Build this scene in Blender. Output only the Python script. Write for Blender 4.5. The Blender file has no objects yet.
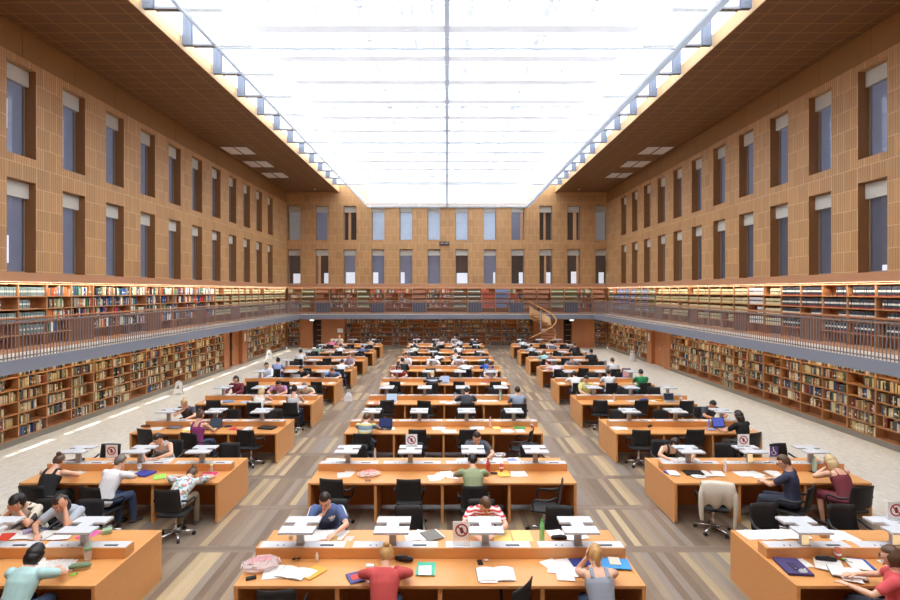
import bpy, bmesh, math, random
from mathutils import Vector as V, Matrix as M
from mathutils.bvhtree import BVHTree
R = random.Random(11)
sc = bpy.context.scene
COL = sc.collection
PI = math.pi
# ------------------------------------------------------------------ sizes of the place (metres)
EYE = 4.24            # eye height, standing on the front gallery
F, CX, CY = 529.0, 447.0, 291.0
W = 11.9              # half width of the hall (face of walls and bookcases)
YB = 39.35            # back wall
YS = -2.0             # front wall (behind the camera)
ZG0, ZG1 = 2.24, 2.54 # gallery slab
XS = 10.6             # gallery edge
ZC0, ZC1 = 4.49, 4.76 # cornice
ZCEIL = 11.6
XC = 8.06             # edge of the timber ceiling
ZV, XV, YV = 10.47, 5.87, 39.2
BAY = 2.081
DT, DD = 0.74, 1.47   # desk height / depth
ROW0, ROWP = 6.28, 3.36

def at(px, py, z=0.0):
    Y = F * (EYE - z) / (py - CY)
    return V(((px - CX) * Y / F, Y, z))

# ------------------------------------------------------------------ mesh builder
class MB:
    def __init__(s): s.v = []; s.f = []; s.m = []; s.c = None
    def quad(s, *ids, mi=0): s.f.append(tuple(ids)); s.m.append(mi)
    def box(s, x0, x1, y0, y1, z0, z1, mi=0, T=None):
        b = len(s.v)
        p = [V((x, y, z)) for z in (z0, z1) for y in (y0, y1) for x in (x0, x1)]
        if T is not None: p = [T @ q for q in p]
        s.v += [tuple(q) for q in p]
        for f in ((0, 2, 3, 1), (4, 5, 7, 6), (0, 1, 5, 4), (2, 6, 7, 3), (0, 4, 6, 2), (1, 3, 7, 5)):
            s.f.append(tuple(b + i for i in f)); s.m.append(mi)
        return s
    def loft(s, rings, mi=0, cap=True, closed=False):
        n = len(rings[0]); b = len(s.v)
        for r in rings: s.v += [tuple(q) for q in r]
        k = len(rings)
        for i in range(k if closed else k - 1):
            j = (i + 1) % k
            for a in range(n):
                c = (a + 1) % n
                s.f.append((b + i * n + a, b + i * n + c, b + j * n + c, b + j * n + a)); s.m.append(mi)
        if cap and not closed:
            s.f.append(tuple(b + a for a in reversed(range(n)))); s.m.append(mi)
            s.f.append(tuple(b + (k - 1) * n + a for a in range(n))); s.m.append(mi)
        return s
    def tube(s, pts, rad, n=8, mi=0, ref=None, flat=1.0, round_ends=False):
        pts = [V(p) for p in pts]
        if not isinstance(rad, (list, tuple)): rad = [rad] * len(pts)
        rings = []; prev = None
        for i, p in enumerate(pts):
            d = (pts[min(i + 1, len(pts) - 1)] - pts[max(i - 1, 0)]).normalized()
            if prev is None:
                u = V(ref) if ref else (V((1, 0, 0)) if abs(d.x) < .9 else V((0, 0, 1)))
            else: u = prev
            u = (u - d * u.dot(d))
            u = u.normalized() if u.length > 1e-6 else d.orthogonal().normalized()
            w = d.cross(u); prev = u
            def ring(c, r): return [c + u * math.cos(2 * PI * k / n) * r + w * math.sin(2 * PI * k / n) * r * flat for k in range(n)]
            if round_ends and i == 0: rings += [ring(p - d * rad[0] * .9, rad[0] * .35), ring(p - d * rad[0] * .6, rad[0] * .78)]
            rings.append(ring(p, rad[i]))
            if round_ends and i == len(pts) - 1: rings += [ring(p + d * rad[i] * .6, rad[i] * .78), ring(p + d * rad[i] * .9, rad[i] * .35)]
        return s.loft(rings, mi)
    def lathe(s, prof, n=12, c=(0, 0, 0), mi=0, T=None):
        rings = []
        for r, z in prof:
            q = [V((c[0] + r * math.cos(2 * PI * k / n), c[1] + r * math.sin(2 * PI * k / n), c[2] + z)) for k in range(n)]
            rings.append([T @ p for p in q] if T is not None else q)
        return s.loft(rings, mi)
    def sph(s, c, r, nu=10, nv=7, mi=0, T=None, fn=None):
        if not isinstance(r, (tuple, list)): r = (r, r, r)
        rings = []
        for j in range(1, nv):
            t = -PI / 2 + PI * j / nv; ring = []
            for k in range(nu):
                a = 2 * PI * k / nu
                p = V((math.cos(t) * math.cos(a), math.cos(t) * math.sin(a), math.sin(t)))
                if fn: p = fn(p)
                q = V((c[0] + p.x * r[0], c[1] + p.y * r[1], c[2] + p.z * r[2]))
                ring.append(T @ q if T is not None else q)
            rings.append(ring)
        return s.loft(rings, mi)
    def prism(s, poly, y0, y1, mi=0, T=None):
        # poly in x,z ; extruded along y
        r = [[V((x, y, z)) for x, z in poly] for y in (y0, y1)]
        if T is not None: r = [[T @ p for p in q] for q in r]
        return s.loft(r, mi)
    def mesh(s, name, smooth=False):
        me = bpy.data.meshes.new(name); me.from_pydata(s.v, [], s.f)
        me.polygons.foreach_set('material_index', s.m)
        if smooth: me.polygons.foreach_set('use_smooth', [True] * len(s.f))
        if s.c is not None:
            at_ = me.color_attributes.new('Col', 'FLOAT_COLOR', 'CORNER')
            buf = []
            for f, c in zip(s.f, s.c): buf += [c[0], c[1], c[2], 1.0] * len(f)
            at_.data.foreach_set('color', buf)
        bm = bmesh.new(); bm.from_mesh(me); bmesh.ops.recalc_face_normals(bm, faces=bm.faces); bm.to_mesh(me); bm.free()
        me.update(); return me
    def build(s, name, mats, parent=None, smooth=False, bevel=0, seg=1):
        me = s.mesh(name, smooth)
        for m in (mats if isinstance(mats, (list, tuple)) else [mats]): me.materials.append(m)
        return link(name, me, parent, bevel, seg)

def link(name, me, parent=None, bevel=0, seg=1):
    o = bpy.data.objects.new(name, me); COL.objects.link(o)
    if parent is not None: o.parent = parent
    if bevel:
        b = o.modifiers.new('bevel', 'BEVEL'); b.width = bevel; b.segments = seg; b.limit_method = 'ANGLE'
    return o

LABELS = {}
def tag(o, label, cat, group=None, kind=None):
    o['label'] = label; o['category'] = cat
    if group: o['group'] = group
    if kind: o['kind'] = kind
    LABELS.setdefault(label, []).append(o); return o
def struct(o, label, cat): return tag(o, label, cat, None, 'structure')
def empty(name, loc=(0, 0, 0), rz=0):
    o = bpy.data.objects.new(name, None); COL.objects.link(o); o.empty_display_size = .1
    o.location = loc; o.rotation_euler = (0, 0, rz); return o
KIDS = {}
def copy_tree(o, parent=None):
    c = o.copy(); COL.objects.link(c)
    for k in ('label', 'category', 'group'):
        if k in c: del c[k]
    if parent is not None: c.parent = parent
    for ch in list(o.children): copy_tree(ch, c)
    return c
ORD = ['first', 'second', 'third', 'fourth', 'fifth', 'sixth', 'seventh', 'eighth', 'ninth', 'tenth', 'eleventh', 'twelfth', 'thirteenth', 'fourteenth', 'fifteenth', 'sixteenth']

# ------------------------------------------------------------------ materials
def hexc(r, g, b):
    f = lambda c: (c / 255 / 12.92) if c / 255 <= .04045 else ((c / 255 + .055) / 1.055) ** 2.4
    return (f(r), f(g), f(b))
def newmat(name):
    m = bpy.data.materials.new(name); m.use_nodes = True
    nt = m.node_tree; b = nt.nodes['Principled BSDF']; return m, nt, b
MC = {}
def plain(name, c, rough=.5, metal=0.0, noise=0.06, scale=30, emit=0, coat=0):
    if name in MC: return MC[name]
    m, nt, b = newmat(name)
    b.inputs['Roughness'].default_value = rough; b.inputs['Metallic'].default_value = metal
    if coat: b.inputs['Coat Weight'].default_value = coat
    tc = nt.nodes.new('ShaderNodeTexCoord'); n = nt.nodes.new('ShaderNodeTexNoise'); n.inputs['Scale'].default_value = scale
    r = nt.nodes.new('ShaderNodeMix'); r.data_type = 'RGBA'
    r.inputs['A'].default_value = (*[x * (1 - noise) for x in c], 1); r.inputs['B'].default_value = (*[min(1, x * (1 + noise)) for x in c], 1)
    nt.links.new(tc.outputs['Object'], n.inputs['Vector']); nt.links.new(n.outputs['Fac'], r.inputs['Factor']); nt.links.new(r.outputs['Result'], b.inputs['Base Color'])
    if emit:
        b.inputs['Emission Color'].default_value = (*c, 1); b.inputs['Emission Strength'].default_value = emit
    MC[name] = m; return m
def emis(name, c, s):
    m = bpy.data.materials.new(name); m.use_nodes = True; nt = m.node_tree; nt.nodes.clear()
    e = nt.nodes.new('ShaderNodeEmission'); e.inputs['Color'].default_value = (*c, 1); e.inputs['Strength'].default_value = s
    o = nt.nodes.new('ShaderNodeOutputMaterial'); nt.links.new(e.outputs[0], o.inputs[0]); return m
def math_n(nt, op, a, b=None):
    n = nt.nodes.new('ShaderNodeMath'); n.operation = op
    for i, x in enumerate((a, b)):
        if x is None: continue
        if isinstance(x, (int, float)): n.inputs[i].default_value = x
        else: nt.links.new(x, n.inputs[i])
    return n.outputs[0]
def mixc(nt, fac, a, b, mode='MIX'):
    n = nt.nodes.new('ShaderNodeMix'); n.data_type = 'RGBA'; n.blend_type = mode
    for k, x in (('Factor', fac), ('A', a), ('B', b)):
        if isinstance(x, (int, float)): n.inputs[k].default_value = x
        elif isinstance(x, tuple): n.inputs[k].default_value = (*x, 1)
        else: nt.links.new(x, n.inputs[k])
    return n.outputs['Result']
def wood(name, c, var=.16, sc3=(2, 30, 30), rough=.4, coat=.0):
    m, nt, b = newmat(name)
    tc = nt.nodes.new('ShaderNodeTexCoord'); mp = nt.nodes.new('ShaderNodeMapping'); mp.inputs['Scale'].default_value = sc3
    n = nt.nodes.new('ShaderNodeTexNoise'); n.inputs['Scale'].default_value = 1.0; n.inputs['Detail'].default_value = 5
    nt.links.new(tc.outputs['Object'], mp.inputs['Vector']); nt.links.new(mp.outputs[0], n.inputs['Vector'])
    col = mixc(nt, n.outputs['Fac'], tuple(x * (1 - var) for x in c), tuple(min(1, x * (1 + var)) for x in c))
    nt.links.new(col, b.inputs['Base Color']); b.inputs['Roughness'].default_value = rough
    if coat: b.inputs['Coat Weight'].default_value = coat; b.inputs['Coat Roughness'].default_value = .25
    return m
def panel_mat(name, axis, c, joint, bw=.52, rh=.6, slat=.085):
    m, nt, b = newmat(name)
    tc = nt.nodes.new('ShaderNodeTexCoord'); sp = nt.nodes.new('ShaderNodeSeparateXYZ'); nt.links.new(tc.outputs['Object'], sp.inputs[0])
    u, v = sp.outputs[axis], sp.outputs['Z']
    cb = nt.nodes.new('ShaderNodeCombineXYZ'); nt.links.new(u, cb.inputs[0]); nt.links.new(v, cb.inputs[1])
    br = nt.nodes.new('ShaderNodeTexBrick'); nt.links.new(cb.outputs[0], br.inputs['Vector'])
    br.inputs['Scale'].default_value = 1; br.inputs['Brick Width'].default_value = bw; br.inputs['Row Height'].default_value = rh
    br.inputs['Mortar Size'].default_value = .011; br.inputs['Mortar Smooth'].default_value = .3
    br.inputs['Color1'].default_value = (*[x * .92 for x in c], 1); br.inputs['Color2'].default_value = (*[min(1, x * 1.1) for x in c], 1); br.inputs['Mortar'].default_value = (*joint, 1)
    fr = math_n(nt, 'FRACT', math_n(nt, 'DIVIDE', u, slat)); g = math_n(nt, 'LESS_THAN', fr, .3)
    wn = nt.nodes.new('ShaderNodeTexNoise'); wn.inputs['Scale'].default_value = 3
    st = nt.nodes.new('ShaderNodeMapping'); st.inputs['Scale'].default_value = (12, 12, .7); nt.links.new(tc.outputs['Object'], st.inputs['Vector']); nt.links.new(st.outputs[0], wn.inputs['Vector'])
    grain = mixc(nt, wn.outputs['Fac'], (.86, .86, .86), (1.12, 1.12, 1.12))
    col = mixc(nt, 1.0, br.outputs['Color'], grain, 'MULTIPLY')
    col2 = mixc(nt, math_n(nt, 'MULTIPLY', g, .75), col, mixc(nt, 1.0, col, (.62, .56, .5), 'MULTIPLY'))
    nt.links.new(col2, b.inputs['Base Color']); b.inputs['Roughness'].default_value = .55
    bp = nt.nodes.new('ShaderNodeBump'); bp.inputs['Strength'].default_value = .5; bp.inputs['Distance'].default_value = .02
    nt.links.new(math_n(nt, 'SUBTRACT', 1.0, g), bp.inputs['Height']); nt.links.new(bp.outputs[0], b.inputs['Normal'])
    return m
def ceil_mat():
    m, nt, b = newmat('timber ceiling grid')
    tc = nt.nodes.new('ShaderNodeTexCoord'); br = nt.nodes.new('ShaderNodeTexBrick'); nt.links.new(tc.outputs['Object'], br.inputs['Vector'])
    br.offset = 0; br.inputs['Scale'].default_value = 1; br.inputs['Brick Width'].default_value = .77; br.inputs['Row Height'].default_value = .52
    br.inputs['Mortar Size'].default_value = .03; br.inputs['Mortar Smooth'].default_value = .2
    c = CEILC
    br.inputs['Color1'].default_value = (*c, 1); br.inputs['Color2'].default_value = (*[x * 1.12 for x in c], 1); br.inputs['Mortar'].default_value = (*[x * 1.9 for x in c], 1)
    fr = nt.nodes.new('ShaderNodeSeparateXYZ'); nt.links.new(tc.outputs['Object'], fr.inputs[0])
    g = math_n(nt, 'LESS_THAN', math_n(nt, 'FRACT', math_n(nt, 'DIVIDE', fr.outputs['Y'], .065)), .35)
    nt.links.new(mixc(nt, math_n(nt, 'MULTIPLY', g, .5), br.outputs['Color'], tuple(x * .45 for x in c)), b.inputs['Base Color'])
    b.inputs['Roughness'].default_value = .5; return m
def floor_mat():
    m, nt, b = newmat('parquet in strips')
    tc = nt.nodes.new('ShaderNodeTexCoord'); sp = nt.nodes.new('ShaderNodeSeparateXYZ'); nt.links.new(tc.outputs['Object'], sp.inputs[0])
    ys = math_n(nt, 'SUBTRACT', sp.outputs['Y'], 8.7 - 1.68 * 12 - .12)
    def rnd(ax, sx, ay, sy):
        cb = nt.nodes.new('ShaderNodeCombineXYZ'); nt.links.new(math_n(nt, 'FLOOR', math_n(nt, 'DIVIDE', ax, sx)), cb.inputs[0]); nt.links.new(math_n(nt, 'FLOOR', math_n(nt, 'DIVIDE', ay, sy)), cb.inputs[1])
        w = nt.nodes.new('ShaderNodeTexWhiteNoise'); w.noise_dimensions = '2D'; nt.links.new(cb.outputs[0], w.inputs['Vector']); return w.outputs['Value']
    rp = nt.nodes.new('ShaderNodeValToRGB'); nt.links.new(rnd(sp.outputs['X'], .125, ys, 1.68), rp.inputs[0]); e = rp.color_ramp.elements
    e[0].position = 0; e[0].color = (*hexc(116, 98, 82), 1); e[1].position = 1; e[1].color = (*hexc(190, 168, 134), 1)
    for p, c in ((.3, (138, 118, 100)), (.55, (142, 130, 120)), (.72, (156, 136, 112)), (.85, (178, 156, 122))):
        x = e.new(p); x.color = (*hexc(*c), 1)
    band = math_n(nt, 'LESS_THAN', math_n(nt, 'FRACT', math_n(nt, 'DIVIDE', ys, 1.68)), .22 / 1.68)
    bandc = mixc(nt, rnd(sp.outputs['X'], 1.9, ys, .11), hexc(124, 106, 92), hexc(144, 126, 110))
    col = mixc(nt, band, rp.outputs[0], bandc)
    mp = nt.nodes.new('ShaderNodeMapping'); mp.inputs['Scale'].default_value = (25, 1.5, 1); n = nt.nodes.new('ShaderNodeTexNoise'); n.inputs['Scale'].default_value = 1; n.inputs['Detail'].default_value = 4
    nt.links.new(tc.outputs['Object'], mp.inputs[0]); nt.links.new(mp.outputs[0], n.inputs['Vector'])
    col = mixc(nt, 1.0, col, mixc(nt, n.outputs['Fac'], (.8, .8, .8), (1.15, 1.15, 1.15)), 'MULTIPLY')
    nt.links.new(col, b.inputs['Base Color']); b.inputs['Roughness'].default_value = .38; return m
def stone_mat():
    m, nt, b = newmat('pale streaked stone')
    tc = nt.nodes.new('ShaderNodeTexCoord'); mp = nt.nodes.new('ShaderNodeMapping'); mp.inputs['Scale'].default_value = (6, 2.2, 1)
    n = nt.nodes.new('ShaderNodeTexNoise'); n.inputs['Scale'].default_value = 1.6; n.inputs['Detail'].default_value = 8; n.inputs['Roughness'].default_value = .7
    nt.links.new(tc.outputs['Object'], mp.inputs[0]); nt.links.new(mp.outputs[0], n.inputs['Vector'])
    rp = nt.nodes.new('ShaderNodeValToRGB'); nt.links.new(n.outputs['Fac'], rp.inputs[0]); e = rp.color_ramp.elements
    e[0].position = .3; e[0].color = (*hexc(190, 183, 172), 1); e[1].position = .7; e[1].color = (*hexc(224, 218, 208), 1)
    nt.links.new(rp.outputs[0], b.inputs['Base Color']); b.inputs['Roughness'].default_value = .45; return m
def vcol_mat(name, rough=.55):
    m, nt, b = newmat(name)
    a = nt.nodes.new('ShaderNodeVertexColor'); a.layer_name = 'Col'
    n = nt.nodes.new('ShaderNodeTexNoise'); n.inputs['Scale'].default_value = 40
    nt.links.new(mixc(nt, 1.0, a.outputs[0], mixc(nt, n.outputs['Fac'], (.88, .88, .88), (1.1, 1.1, 1.1)), 'MULTIPLY'), b.inputs['Base Color']); b.inputs['Roughness'].default_value = rough; return m
def stripes(name, ca, cb, period, duty=.5, extra=None):
    if name in MC: return MC[name]
    m, nt, b = newmat(name); tc = nt.nodes.new('ShaderNodeTexCoord'); sp = nt.nodes.new('ShaderNodeSeparateXYZ'); nt.links.new(tc.outputs['Object'], sp.inputs[0])
    fr = math_n(nt, 'FRACT', math_n(nt, 'DIVIDE', sp.outputs['Z'], period))
    col = mixc(nt, math_n(nt, 'LESS_THAN', fr, duty), ca, cb)
    if extra:
        col = mixc(nt, math_n(nt, 'MULTIPLY', math_n(nt, 'GREATER_THAN', fr, duty + .0), math_n(nt, 'LESS_THAN', fr, duty + .22)), col, extra)
    nt.links.new(col, b.inputs['Base Color']); b.inputs['Roughness'].default_value = .8; MC[name] = m; return m
def floral(name, base, cols, scale=28):
    if name in MC: return MC[name]
    m, nt, b = newmat(name); tc = nt.nodes.new('ShaderNodeTexCoord')
    vo = nt.nodes.new('ShaderNodeTexVoronoi'); vo.inputs['Scale'].default_value = scale; nt.links.new(tc.outputs['Object'], vo.inputs['Vector'])
    rp = nt.nodes.new('ShaderNodeValToRGB'); rp.color_ramp.interpolation = 'CONSTANT'
    sp = nt.nodes.new('ShaderNodeSeparateXYZ'); nt.links.new(vo.outputs['Color'], sp.inputs[0]); nt.links.new(sp.outputs[0], rp.inputs[0])
    e = rp.color_ramp.elements; e[0].color = (*base, 1); e[1].position = .45; e[1].color = (*cols[0], 1)
    for i, c in enumerate(cols[1:]):
        x = e.new(.45 + .5 * (i + 1) / len(cols)); x.color = (*c, 1)
    nt.links.new(rp.outputs[0], b.inputs['Base Color']); b.inputs['Roughness'].default_value = .8; MC[name] = m; return m
def glass_mat():
    m = bpy.data.materials.new('window glass'); m.use_nodes = True; nt = m.node_tree; nt.nodes.clear()
    t = nt.nodes.new('ShaderNodeBsdfTransparent'); t.inputs[0].default_value = (.9, .92, .95, 1)
    g = nt.nodes.new('ShaderNodeBsdfGlossy'); g.inputs['Roughness'].default_value = .08; g.inputs[0].default_value = (.88, .9, .95, 1)
    f = nt.nodes.new('ShaderNodeFresnel'); f.inputs[0].default_value = 1.5
    x = nt.nodes.new('ShaderNodeMixShader'); o = nt.nodes.new('ShaderNodeOutputMaterial')
    ge = nt.nodes.new('ShaderNodeNewGeometry'); nt.links.new(math_n(nt, 'MULTIPLY', math_n(nt, 'ADD', f.outputs[0], .03), math_n(nt, 'SUBTRACT', 1.0, ge.outputs['Backfacing'])), x.inputs[0]); nt.links.new(t.outputs[0], x.inputs[1]); nt.links.new(g.outputs[0], x.inputs[2]); nt.links.new(x.outputs[0], o.inputs[0]); return m
def clear_mat(name, c, a=.35):
    m, nt, b = newmat(name); b.inputs['Base Color'].default_value = (*c, 1); b.inputs['Roughness'].default_value = .12; b.inputs['Alpha'].default_value = a; return m
def velum_mat():
    m = bpy.data.materials.new('translucent ceiling fabric'); m.use_nodes = True; nt = m.node_tree; nt.nodes.clear()
    t = nt.nodes.new('ShaderNodeBsdfTransparent'); t.inputs[0].default_value = (1, 1, 1, 1)
    g = nt.nodes.new('ShaderNodeBsdfTranslucent'); g.inputs[0].default_value = (.95, .97, 1, 1)
    x = nt.nodes.new('ShaderNodeMixShader'); x.inputs[0].default_value = VELUM_TR; o = nt.nodes.new('ShaderNodeOutputMaterial')
    nt.links.new(t.outputs[0], x.inputs[1]); nt.links.new(g.outputs[0], x.inputs[2]); nt.links.new(x.outputs[0], o.inputs[0]); return m

def rail_mat():
    m = bpy.data.materials.new('milky rail'); m.use_nodes = True; nt = m.node_tree; nt.nodes.clear()
    t = nt.nodes.new('ShaderNodeBsdfTranslucent'); t.inputs[0].default_value = (.62, .66, .72, 1); d = nt.nodes.new('ShaderNodeBsdfDiffuse'); d.inputs[0].default_value = (.6, .64, .7, 1)
    x = nt.nodes.new('ShaderNodeMixShader'); x.inputs[0].default_value = .35; o = nt.nodes.new('ShaderNodeOutputMaterial')
    nt.links.new(t.outputs[0], x.inputs[1]); nt.links.new(d.outputs[0], x.inputs[2]); nt.links.new(x.outputs[0], o.inputs[0]); return m
# ---- tunables
SKY = 5.2; SUN = 9.0; EXPO = 0.2; VELUM_TR = .12
CEILC = (.165, .077, .028)
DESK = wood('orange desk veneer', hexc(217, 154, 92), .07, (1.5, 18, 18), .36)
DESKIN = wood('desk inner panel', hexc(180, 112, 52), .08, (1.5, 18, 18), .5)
WALLY = panel_mat('slatted timber panelling along the hall', 'Y', hexc(192, 148, 100), hexc(222, 186, 140))
WALLX = panel_mat('slatted timber panelling across the hall', 'X', hexc(192, 148, 100), hexc(222, 186, 140))
PLAINW = wood('smooth timber', hexc(188, 136, 100), .08, (3, .6, 10), .5)
REVEAL = wood('window reveal timber', hexc(150, 104, 62), .08, (6, 6, .8), .5)
SHELFW = wood('shelf timber', hexc(180, 128, 86), .1, (2, 2, 12), .5)
SHELFIN = wood('shelf back timber', hexc(156, 104, 68), .1, (2, 2, 12), .6)
REDW = wood('reddish portal timber', hexc(178, 114, 72), .1, (4, 4, .6), .45)
LIGHTW = wood('pale timber edge', hexc(222, 186, 138), .06, (1, 1, 1), .5)
STEEL = plain('grey steel', hexc(138, 142, 152), .45, .2)
RAILM = plain('railing bars', hexc(128, 124, 128), .4, .3)
BLACK = plain('black mesh fabric', (.012, .012, .014), .6)
BLACKP = plain('black plastic', (.02, .02, .022), .4)
CHROME = plain('polished aluminium', (.72, .73, .75), .25, .9)
LAMPM = plain('pale grey lamp metal', hexc(205, 208, 214), .4, .0)
STEM = plain('lamp stem metal', hexc(172, 172, 174), .4, .3)
WHITE = plain('white paint', (.82, .82, .82), .6)
PAPER = plain('white paper', (.86, .86, .86), .8)
POSTM = plain('blue grey steel post', hexc(108, 120, 142), .5, .1)
# ================================================================== camera and view
cam = bpy.data.cameras.new('camera'); co = bpy.data.objects.new('camera', cam); COL.objects.link(co)
co.location = (0, 0, EYE); co.rotation_euler = (PI / 2, 0, 0)
cam.sensor_width = 36; cam.lens = 36 * F / 900; cam.shift_x = (450 - CX) / 900; cam.shift_y = -(300 - CY) / 900
cam.clip_end = 200; sc.camera = co
sc.view_settings.view_transform = 'Standard'; sc.view_settings.look = 'None'; sc.view_settings.gamma = 1; sc.view_settings.exposure = EXPO
sc.cycles.use_denoising = True
sc.cycles.max_bounces = 8; sc.cycles.diffuse_bounces = 4; sc.cycles.transparent_max_bounces = 12; sc.cycles.sample_clamp_indirect = 6
sc.cycles.caustics_reflective = False; sc.cycles.caustics_refractive = False
wd = bpy.data.worlds.new('world'); sc.world = wd; wd.use_nodes = True
wd.node_tree.nodes['Background'].inputs[0].default_value = (.82, .9, 1, 1); wd.node_tree.nodes['Background'].inputs[1].default_value = 2.0
# ================================================================== floors
WX = 7.95
struct(MB().box(-WX, WX, YS, YB, -.1, 0).build('floor', floor_mat()), 'wooden floor of brown and grey strips between the desks', 'floor')
ST = stone_mat()
struct(MB().box(-13, -WX, YS, YB, -.1, 0).build('floor_left', ST), 'pale stone floor along the left bookcases', 'floor')
struct(MB().box(WX, 13, YS, YB, -.1, 0).build('floor_right', ST), 'pale stone floor along the right bookcases', 'floor')
# ================================================================== upper walls with window openings
TW = .5
L0, L1, U0, U1 = 4.77, 7.35, 8.03, 10.58
SIDEW = [(14.30 + BAY * k, 14.30 + BAY * k + 1.02) for k in range(-1, 11)]
BACKW = [(-9.77 + BAY * i, -9.77 + BAY * i + .95) for i in range(-1, 11)]
def wall_boxes(a0, a1, openings, place):
    mb = MB(); e = a0
    for o0, o1 in openings:
        place(mb, e, o0, ZC1, ZCEIL + .0)
        place(mb, o0, o1, L1, U0); place(mb, o0, o1, U1, ZCEIL)
        e = o1
    place(mb, e, a1, ZC1, ZCEIL); return mb
for nm, sgn in (('left', -1), ('right', 1)):
    mb = wall_boxes(YS, YB + .5, SIDEW, lambda m_, a, b_, z0, z1: m_.box(min(sgn * W, sgn * (W + TW)), max(sgn * W, sgn * (W + TW)), a, b_, z0, z1))
    struct(mb.build('wall_' + nm, WALLY), f'tall {nm} wall of slatted tan timber panels with two rows of windows', 'wall')
    x0, x1 = sorted((sgn * (W + .45), sgn * (W + .6)))
    struct(MB().box(x0, x1, YS, YB + .5, 0, ZC1).build('wall_' + nm + '_lower', SHELFIN), f'timber wall behind the {nm} bookcases', 'wall')
    # cornice
    x0, x1 = sorted((sgn * (W - .12), sgn * (W + .5)))
    struct(MB().box(x0, x1, YS, YB, ZC0, ZC1).build(f'trim_{1 if sgn < 0 else 2}', PLAINW, bevel=.01), f'smooth timber band below the windows of the {nm} wall', 'trim')
    # top band under the ceiling, with joints
    mb = MB()
    y = 14.3 + 1.02 + .53 - BAY * 2 - 1.04
    x0, x1 = sorted((sgn * (W - .02), sgn * (W + .1)))
    while y < YB:
        mb.box(x0, x1, y + .012, min(y + BAY - .012, YB), 10.78, ZCEIL); y += BAY
    struct(mb.build(f'trim_{3 if sgn < 0 else 4}', wood('band timber ' + nm, hexc(150, 108, 62), .07, (3, .6, 10), .55)), f'plain timber band between the {nm} windows and the ceiling', 'trim')
mb = wall_boxes(-W - .5, W + .5, BACKW, lambda m_, a, b_, z0, z1: m_.box(a, b_, YB, YB + TW, z0, z1))
mb.box(-XC - .1, XC + .1, YB, YB + TW, ZCEIL, 13.3)
struct(mb.build('wall_back', WALLX), 'far end wall of slatted tan timber panels with two rows of windows', 'wall')
struct(MB().box(-W, W, YB - .12, YB + .5, ZC0, ZC1).build('trim_5', PLAINW, bevel=.01), 'smooth timber band below the windows of the far wall', 'trim')
struct(MB().box(-W, W, YS - .2, YS, 0, 13.4).build('wall_front', PLAINW), 'plain timber wall behind the viewer', 'wall')
# ================================================================== windows
GL = glass_mat()
BLIND = plain('pale grey blind', hexc(196, 194, 186), .7)
FR = plain('window frame metal', hexc(150, 140, 128), .5, .1)
BK = {'blue': plain('blue grey room glow', hexc(112, 113, 128), .7, noise=.2, scale=1.5, emit=.55), 'pale': plain('pale blue room glow', hexc(180, 190, 204), .7, noise=.2, scale=2, emit=.55),  # backings glow in place of real lighting in the rooms
      'dim': plain('dim grey blue room glow', hexc(86, 86, 96), .7, noise=.25, scale=2, emit=.5),
      'dark': plain('dark brown room glow', hexc(66, 52, 44), .7, noise=.3, scale=2, emit=.5), 'grey': plain('grey room glow', hexc(126, 120, 116), .7, noise=.2, scale=2, emit=.6)}
TAN = plain('glowing tan column', hexc(190, 140, 96), .6, emit=.45); SCREEN = plain('glowing white panel', (.85, .86, .9), .7, emit=.7)  # these glow too, so they look lit behind the glass
wn = [0]; wmesh = {}
def window(T, w, z0, z1, back, extras, label, cat='window'):
    # T maps (u, n, z): u along the wall, n into the wall
    wn[0] += 1; h = z1 - z0
    root = empty(f'window_{wn[0]}'); root.matrix_world = T @ M.Translation((0, 0, z0)); struct(root, label, cat)
    def part(key, nm, fn, mats):
        k = (key, round(w, 2), round(h, 2))
        if k not in wmesh:
            mb = MB(); fn(mb); me = mb.mesh(nm); me.materials.append(mats); wmesh[k] = me
        return link(nm, wmesh[k], root)
    bd = .062 if w > 1 else TW + .05 - .32
    d = .32
    def frame(mb):
        t = .045
        mb.box(0, t, d, d + .07, 0, h); mb.box(w - t, w, d, d + .07, 0, h); mb.box(t, w - t, d, d + .07, 0, t); mb.box(t, w - t, d, d + .07, h - t, h)
    part('f', 'frame', frame, FR)
    part('g', 'pane', lambda mb: mb.box(.045, w - .045, d + .03, d + .045, .045, h - .045), GL)
    part('b', 'blind', lambda mb: mb.box(.012, w - .012, .2, d + .01, h - .46, h - .02), BLIND)
    part('k' + back, 'room_backing', lambda mb: mb.box(.003, w - .003, d + bd, d + bd + .04, .003, h - .003), BK[back])
    def rv(mb):
        mb.box(0, .004, .004, TW + .05, 0, h); mb.box(w - .004, w, .004, TW + .05, 0, h)
    part('r', 'reveal', rv, REVEAL)
    for e in extras:
        if e[0] == 'tan': MB().box(e[1] * w, e[2] * w, d + .07, d + .15, .02, h - .02).build('column', TAN, root)
        if e[0] == 'white': MB().box(e[1] * w, e[2] * w, d + (.05 if w > 1 else .16), d + (.058 if w > 1 else .18), e[3] * h, e[4] * h).build('screen', SCREEN, root)
ROWN = {'l': 'lower', 'u': 'upper'}
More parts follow.
